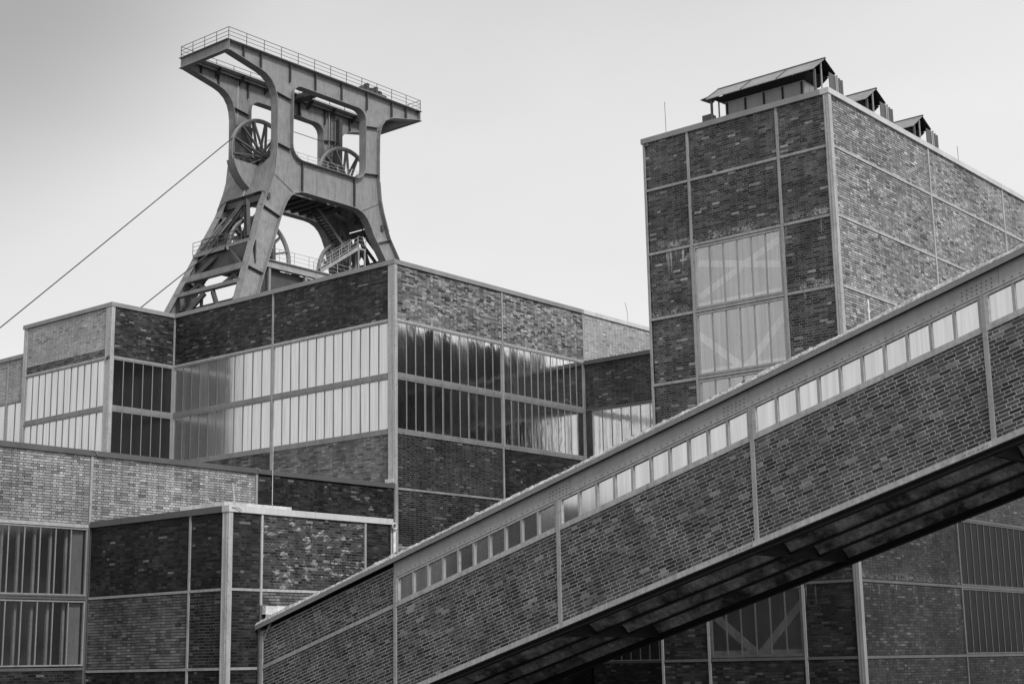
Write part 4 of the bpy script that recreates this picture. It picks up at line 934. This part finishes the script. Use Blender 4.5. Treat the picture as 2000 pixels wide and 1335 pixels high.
# side plates between the frames, with a bowl under the rope opening
for sx in (-1, 1):
    mb = MB(); nz, ny = 16, 12
    for i in range(nz+1):
        for j in range(ny+1):
            t = j/ny*2-1; z = 39.55+(42.75+1.2*t*t-39.55)*i/nz; zz = z
            if z < 40.6:  # rounded head of the opening
                e_ = abs(t); base = 40.35-(max(0, e_-.72)/.28)**2*.8; zz = max(z, base)
            w_ = ww(zz)+.42
            mb.v.append((HX+sx*(uo(zz)+.055), HY+t*w_, zz))
    for i in range(nz):
        for j in range(ny): a = i*(ny+1)+j; mb.f.append((a, a+1, a+ny+2, a+ny+1))
    pl = mb.build('side_plate', 'gantry', hf, True)
    arc = [(5.0+3.5*math.cos(math.radians(t)), 44.1+3.5*math.sin(math.radians(t))) for t in range(-15, -67, -4)]
    prof = [(uo(43.16)-.35, 43.16)]+arc+[(uo(40.8)-.3, 40.7)]; q = len(prof); mb = MB()
    for yy in (-.42, .42): mb.v += [(HX+sx*x, HY+yy, z) for x, z in prof]
    mb.f = [tuple(range(q)), tuple(range(2*q-1, q-1, -1))]+[(i, i+1, q+i+1, q+i) for i in range(1, q-1)]
    gd = mb.build('wheel_guard', 'gantry', pl)
    mb = MB()
    for yy in (-.44, .44):
        for (x0_, z0_), (x1_, z1_) in zip(arc, arc[1:]): mb.bar((HX+sx*x0_, HY+yy, z0_), (HX+sx*x1_, HY+yy, z1_), .05, .05)
    mb.build('guard_edge', 'gantry', gd)
    mb = MB(); mb.tube([(HX+sx*(uo(40.9)+.1), HY, 40.95), (HX+sx*(uo(40.2)+.1), HY, 40.3)], .08, 6); mb.build('drain_stub', 'gantry', pl)
    # maintenance floor behind the bowl
    mb = MB(); mb.box(HX+sx*4.2-.9, HX+sx*4.2+1.2, HY-2.6, HY-.8, 43.35, 43.45); mb.box(HX+sx*4.2-.9, HX+sx*4.2+1.2, HY+.8, HY+2.6, 43.35, 43.45); mb.build('wheel_floor', 'gantry_dk', hf)
    railing('railing', [(HX+sx*6.2, HY-2.6, 43.95), (HX+sx*6.2, HY-.4, 43.95)], .9, .9, 3, 'rail', .025)
    # cross ties in the side frames further down
    for z, hh in ((35.6, .30), (33.2, .5), (31.8, .3), (27, .5), (20, .6), (12, .6)):
        x = HX+sx*(uo(z)-.2); mb = MB(); mb.box(x-.25, x+.25, HY-ww(z), HY+ww(z), z-hh/2, z+hh/2); mb.build('side_tie', 'gantry', hf)
    for z0, z1, f0, f1 in ((33.4, 35.5, .0, .0), (28.0, 31.5, .75, .12), (40.0, 36.0, .1, .75)):
        for s2 in (-1, 1):
            xa, xb = HX+sx*(uo(z0)-.3), HX+sx*(uo(z1)-.3); mb = MB()
            ya_ = HY+s2*ww(z0)*(f0 if f0 else .75); yb_ = HY+s2*(ww(z1)*(f1 if f1 else .06)); mb.bar((xa, ya_, z0), (xb, yb_, z1), .3, .35); mb.build('side_strut', 'gantry_dk', hf)
    for z0, y0_, z1, y1_ in ((33.4, -.9, 31.9, -.2), (33.4, .9, 31.9, .2), (33.3, -.35, 31.9, -.8), (33.3, .35, 31.9, .8), (39.6, .1, 35.8, -.55), (39.6, .15, 35.8, .8)):
        mb = MB(); mb.bar((HX+sx*(uo(z0)-.6), HY+y0_*ww(z0), z0), (HX+sx*(uo(z1)-.6), HY+y1_*ww(z1), z1), .22, .3); mb.build('side_brace', 'gantry_dk', hf)
    mb = MB(); mb.hexa([(HX+sx*(uo(33.0)-1.2), HY-ww(33), 33.5), (HX+sx*(uo(33.0)-1.1), HY-ww(33), 33.5), (HX+sx*(uo(33.0)-1.1), HY+ww(33), 33.5), (HX+sx*(uo(33.0)-1.2), HY+ww(33), 33.5), (HX+sx*(uo(33.0)-1.2), HY-ww(33), 35.4), (HX+sx*(uo(33.0)-1.1), HY-ww(33), 35.4), (HX+sx*(uo(33.0)-1.1), HY+ww(33), 35.4), (HX+sx*(uo(33.0)-1.2), HY+ww(33), 35.4)]); mb.build('inner_plate', 'gantry_dk', hf)
    for z0, y0_, z1, y1_ in ((35.4, -.75, 33.4, -.15), (35.4, .75, 33.4, .15), (33.4, -.9, 30.0, -.35), (33.4, .9, 30.0, .35), (39.4, .8, 37.2, .2), (37.2, .85, 35.8, .3)):
        mb = MB(); mb.bar((HX+sx*(uo(z0)-1.5), HY+y0_*ww(z0), z0), (HX+sx*(uo(z1)-1.5), HY+y1_*ww(z1), z1), .28, .2); mb.build('side_brace', 'gantry_dk', hf)
    for z in (36.9, 34.4, 30.6, 29.4):
        mb = MB(); mb.box(HX+sx*(uo(z)-1.3)-.1, HX+sx*(uo(z)-1.3)+.1, HY-ww(z), HY+ww(z), z-.12, z+.12); mb.build('side_tie', 'gantry_dk', hf)
    railing('railing', [(HX+sx*(uo(35.6)-.1), HY-ww(35.6)+.4, 35.76), (HX+sx*(uo(35.6)-.1), HY+ww(35.6)-.4, 35.76)], 1.0, 1.0, 3, 'rail', .03)
    mb = MB(); z = 39.6; mb.box(HX+sx*(uo(z)-.5)-.15, HX+sx*(uo(z)-.5)+.15, HY-2.9, HY+2.9, 39.6, 40.1); mb.build('side_tie', 'gantry_dk', hf)
# inner deck girders and floors
for y in (HY-2.3, HY+2.3):
    mb = MB(); mb.box(HX-8.3, HX+8.3, y-.03, y+.03, 34.0, 34.55); mb.box(HX-8.3, HX+8.3, y-.2, y+.2, 34.55, 34.62); mb.box(HX-8.3, HX+8.3, y-.2, y+.2, 33.93, 34.0); mb.build('deck_girder', 'steel', hf)
mb = MB(); mb.box(HX-8.3, HX-3.2, HY-2.3, HY+2.3, 34.45, 34.53); mb.box(HX-3.2, HX+2.6, HY-2.3, HY-1.0, 34.45, 34.53); mb.box(HX+2.6, HX+8.3, HY-2.3, HY-1.2, 34.45, 34.53); mb.build('deck', 'gantry_dk', hf)
for x in (-6, -2, 2, 6):
    mb = MB(); mb.box(HX+x-.08, HX+x+.08, HY-2.3, HY+2.3, 34.1, 34.42); mb.build('deck_joist', 'gantry_dk', hf)
    mb = MB(); mb.box(HX+x-.12, HX+x+.12, HY-2.42, HY-2.18, 26, 33.93); mb.build('deck_post', 'gantry', hf)
mb = MB(); mb.box(HX-8.5, HX+5.5, HY-1.95, HY-1.9, 25.0, 33.92); mb.build('enclosure_wall', 'gantry_dk', hf)
mb = MB(); mb.box(HX-4.3, HX+3.0, HY-1.6, HY+1.8, 40.95, 41.05)
for k in range(7): mb.box(HX-3.9+k*.95, HX-3.6+k*.95, HY-1.7, HY+1.8, 40.75, 40.95)
mb.build('upper_floor', 'gantry_dk', hf)
railing('railing', [(HX-8.2, HY-2.35, 34.62), (HX+8.2, HY-2.35, 34.62)], 1.6, 1.05, 3, 'rail_hi', .022)
railing('railing', [(HX-4.1, HY-2.2, 43.7), (HX+4.1, HY-2.2, 43.7)], 1.1, .95, 3, 'rail_hi', .022)
# balcony outside the left frame
bx0 = HX-uo(35.8)-.45
mb = MB(); mb.box(bx0, bx0+1.7, HY-.6, HY+3.6, 35.4, 35.48); mb.box(bx0, bx0+.1, HY-.6, HY+3.6, 35.2, 35.4); mb.box(bx0, bx0+1.7, HY-.6, HY-.5, 35.2, 35.4); mb.build('balcony', 'gantry', hf)
railing('railing', [(bx0, HY+3.6, 35.48), (bx0, HY-.6, 35.48), (bx0+1.7, HY-.6, 35.48)], 1.1, 1.0, 3, 'rail', .025)
mb = MB(); mb.bar((bx0+.3, HY+3.1, 35.8), (bx0+.8, HY+.4, 38.2), .08, .16); mb.bar((bx0+.9, HY+3.1, 35.8), (bx0+1.4, HY+.4, 38.2), .08, .16); mb.build('balcony_ladder', 'gantry', hf)
# stairs
def stairs(p0, p1, wdt, n, name='staircase', mat='steel'):
    p0, p1 = Vector(p0), Vector(p1); d = p1-p0; side = Vector((-d.y, d.x, 0)).normalized()*wdt/2
    mb = MB()
    for s_ in (-1, 1): mb.bar(p0+side*s_, p1+side*s_, .06, .28)
    st = mb.build(name, mat, hf)
    for k in range(n):
        q = p0+d*((k+.5)/n); t = MB(); t.bar(q-side, q+side, .26, .04); t.build('tread', 'gantry_dk', st)
    for s_ in (-1, 1):
        railing('stair_railing', [p0+side*s_, p1+side*s_], 1.2, 1.0, 3, 'rail_hi' if s_ < 0 else mat, .022, st)
stairs((HX-.3, HY-1.9, 34.7), (HX+4.05, HY-1.9, 37.55), .9, 15)
mb = MB(); mb.box(HX+4.05, HX+5.0, HY-2.4, HY-1.2, 37.5, 37.65); mb.build('stair_landing', 'steel', hf)
railing('railing', [(HX+4.05, HY-2.4, 37.65), (HX+5.0, HY-2.4, 37.65), (HX+5.0, HY-1.2, 37.65)], .9, 1.0, 3, 'rail_hi', .022)
for x, y in ((4.15, -2.35), (4.9, -2.35), (4.15, -1.25), (4.9, -1.25)):
    mb = MB(); mb.bar((HX+x, HY+y, 34.5), (HX+x, HY+y, 37.5), .12); mb.build('landing_post', 'steel', hf)
stairs((HX+4.3, HY-.4, 37.6), (HX+.6, HY-.4, 40.9), .9, 15, mat='steel_dk')
# caged ladder on the back frame
mb = MB(); y = HY+2.6
for x in (5.35, 5.85): mb.bar((HX+x, y, 43.6), (HX+x, y, 51.7), .06)
for k in range(26): mb.bar((HX+5.35, y, 43.8+k*.3), (HX+5.85, y, 43.8+k*.3), .03)
mb.build('ladder', 'rail', hf)
mb = MB(); mb.box(HX+6.1, HX+6.5, HY+2.2, HY+2.7, 42.0, 51.2); mb.build('pipe_shaft', 'gantry_dk', hf)
mb = MB(); mb.tube([(HX-5.5, HY+2.7, 44), (HX-5.5, HY+2.7, 51.6)], .07, 6); mb.tube([(HX+5.1, HY+2.5, 44), (HX+5.1, HY+2.5, 51.6)], .05, 6); mb.build('cable_pipe', 'rail_hi', hf)
mb = MB(); mb.box(HX-6.0, HX-4.7, HY+1.6, HY+2.7, 43.5, 47.3)
mb.build('cable_cabinet', 'gantry_dk', hf)
# pivot gussets of the inner lower A trestle
for sx in (-1,):
    mb = MB(); mb.bar((HX-5.2, HY-1.6, 40.4), (HX-8.6, HY+1.6, 33.6), .35, .45); mb.bar((HX-5.2, HY-1.6, 40.4), (HX-5.6, HY-2.3, 34.5), .35, .35); mb.build('inner_trestle', 'gantry_dk', hf)
mb = MB(); mb.bar((HX+4.6, HY+.2, 40.5), (HX+8.4, HY+.2, 33.0), .4, .5); mb.bar((HX+5.6, HY-1.0, 39.5), (HX+8.2, HY-1.0, 33.0), .25, .3); mb.build('inner_trestle', 'gantry_dk', hf)
# winding wheels
def wheel(cx, cz, r=3.3, y=HY, nsp=14, ph=.1):
    mb = MB(); n = 40
    prof = [(r, -.10), (r+.10, -.16), (r+.10, -.11), (r, -.05), (r, .05), (r+.10, .11), (r+.10, .16), (r, .10), (r-.22, .06), (r-.22, -.06)]
    for i in range(n):
        t = 2*math.pi*i/n
        for rr_, yy in prof: mb.v.append((HX+cx+rr_*math.cos(t), y+yy, cz+rr_*math.sin(t)))
    q = len(prof)
    for i in range(n):
        for j in range(q): a = i*q; b = ((i+1) % n)*q; mb.f.append((a+j, a+(j+1) % q, b+(j+1) % q, b+j))
    rim = mb.build('winding_wheel', 'wheel_hi', hf, True)
    for k in range(nsp):
        t = 2*math.pi*k/nsp+ph
        for s_ in (-1, 1):
            a = Vector((HX+cx+.35*math.cos(t), y+s_*.38, cz+.35*math.sin(t))); b = Vector((HX+cx+(r-.15)*math.cos(t), y+s_*.07, cz+(r-.15)*math.sin(t)))
            mb = MB(); mb.bar(a, b, .13, .20, (0, 1, 0)); mb.build('spoke', 'wheel', rim)
    mb = MB(); mb.tube([(HX+cx, y-.5, cz), (HX+cx, y+.5, cz)], .42, 14); mb.tube([(HX+cx, y-1.6, cz), (HX+cx, y+1.6, cz)], .16, 10); mb.build('hub', 'wheel', rim)
    for s_ in (-1, 1):
        mb = MB(); mb.box(HX+cx-.45, HX+cx+.45, y+s_*1.35-.2, y+s_*1.35+.2, cz-.75, cz+.25); mb.build('bearing_block', 'gantry_dk', rim)
wheel(-5.0, 44.1); wheel(4.8, 44.1, ph=.2); wheel(-5.1, 35.5, 3.3, HY, 14, .3); wheel(4.9, 35.4, ph=.05)
# foot blocks
for sx in (-1, 1):
    for sy in (-1, 1):
        mb = MB(); mb.box(HX+sx*22.9-2, HX+sx*22.9+2, HY+sy*10.9-1, HY+sy*10.9+1, 0, .8); mb.build('footing', 'soffit', hf)

def rope(name, p0, p1, lb, sag=0, r=.035):
    mb = MB(); p0, p1 = Vector(p0), Vector(p1)
    mb.tube([p0.lerp(p1, t/10)-Vector((0, 0, sag*math.sin(math.pi*t/10))) for t in range(11)], r, 6)
    return tag(mb.build(name, 'rope'), lb, 'cable', 'hoisting ropes of the headframe')
rope('hoisting_rope', (HX-5.0-2.3, HY, 46.2-.25), (31.2, HY, 1.0), 'upper long steel rope slanting down from the headframe to the left edge', .15, .045)
rope('hoisting_rope', (HX-5.1-2.3, HY, 37.3), (36.7, HY, 1.0), 'lower steel rope leaving the headframe leg, partly hidden behind the wing roof', .1, .045)
rope('hoisting_rope', (HX+4.8, HY, 47.42), (HX-5.0, HY, 47.45), 'level rope running between the tops of the two upper wheels', .02, .03)
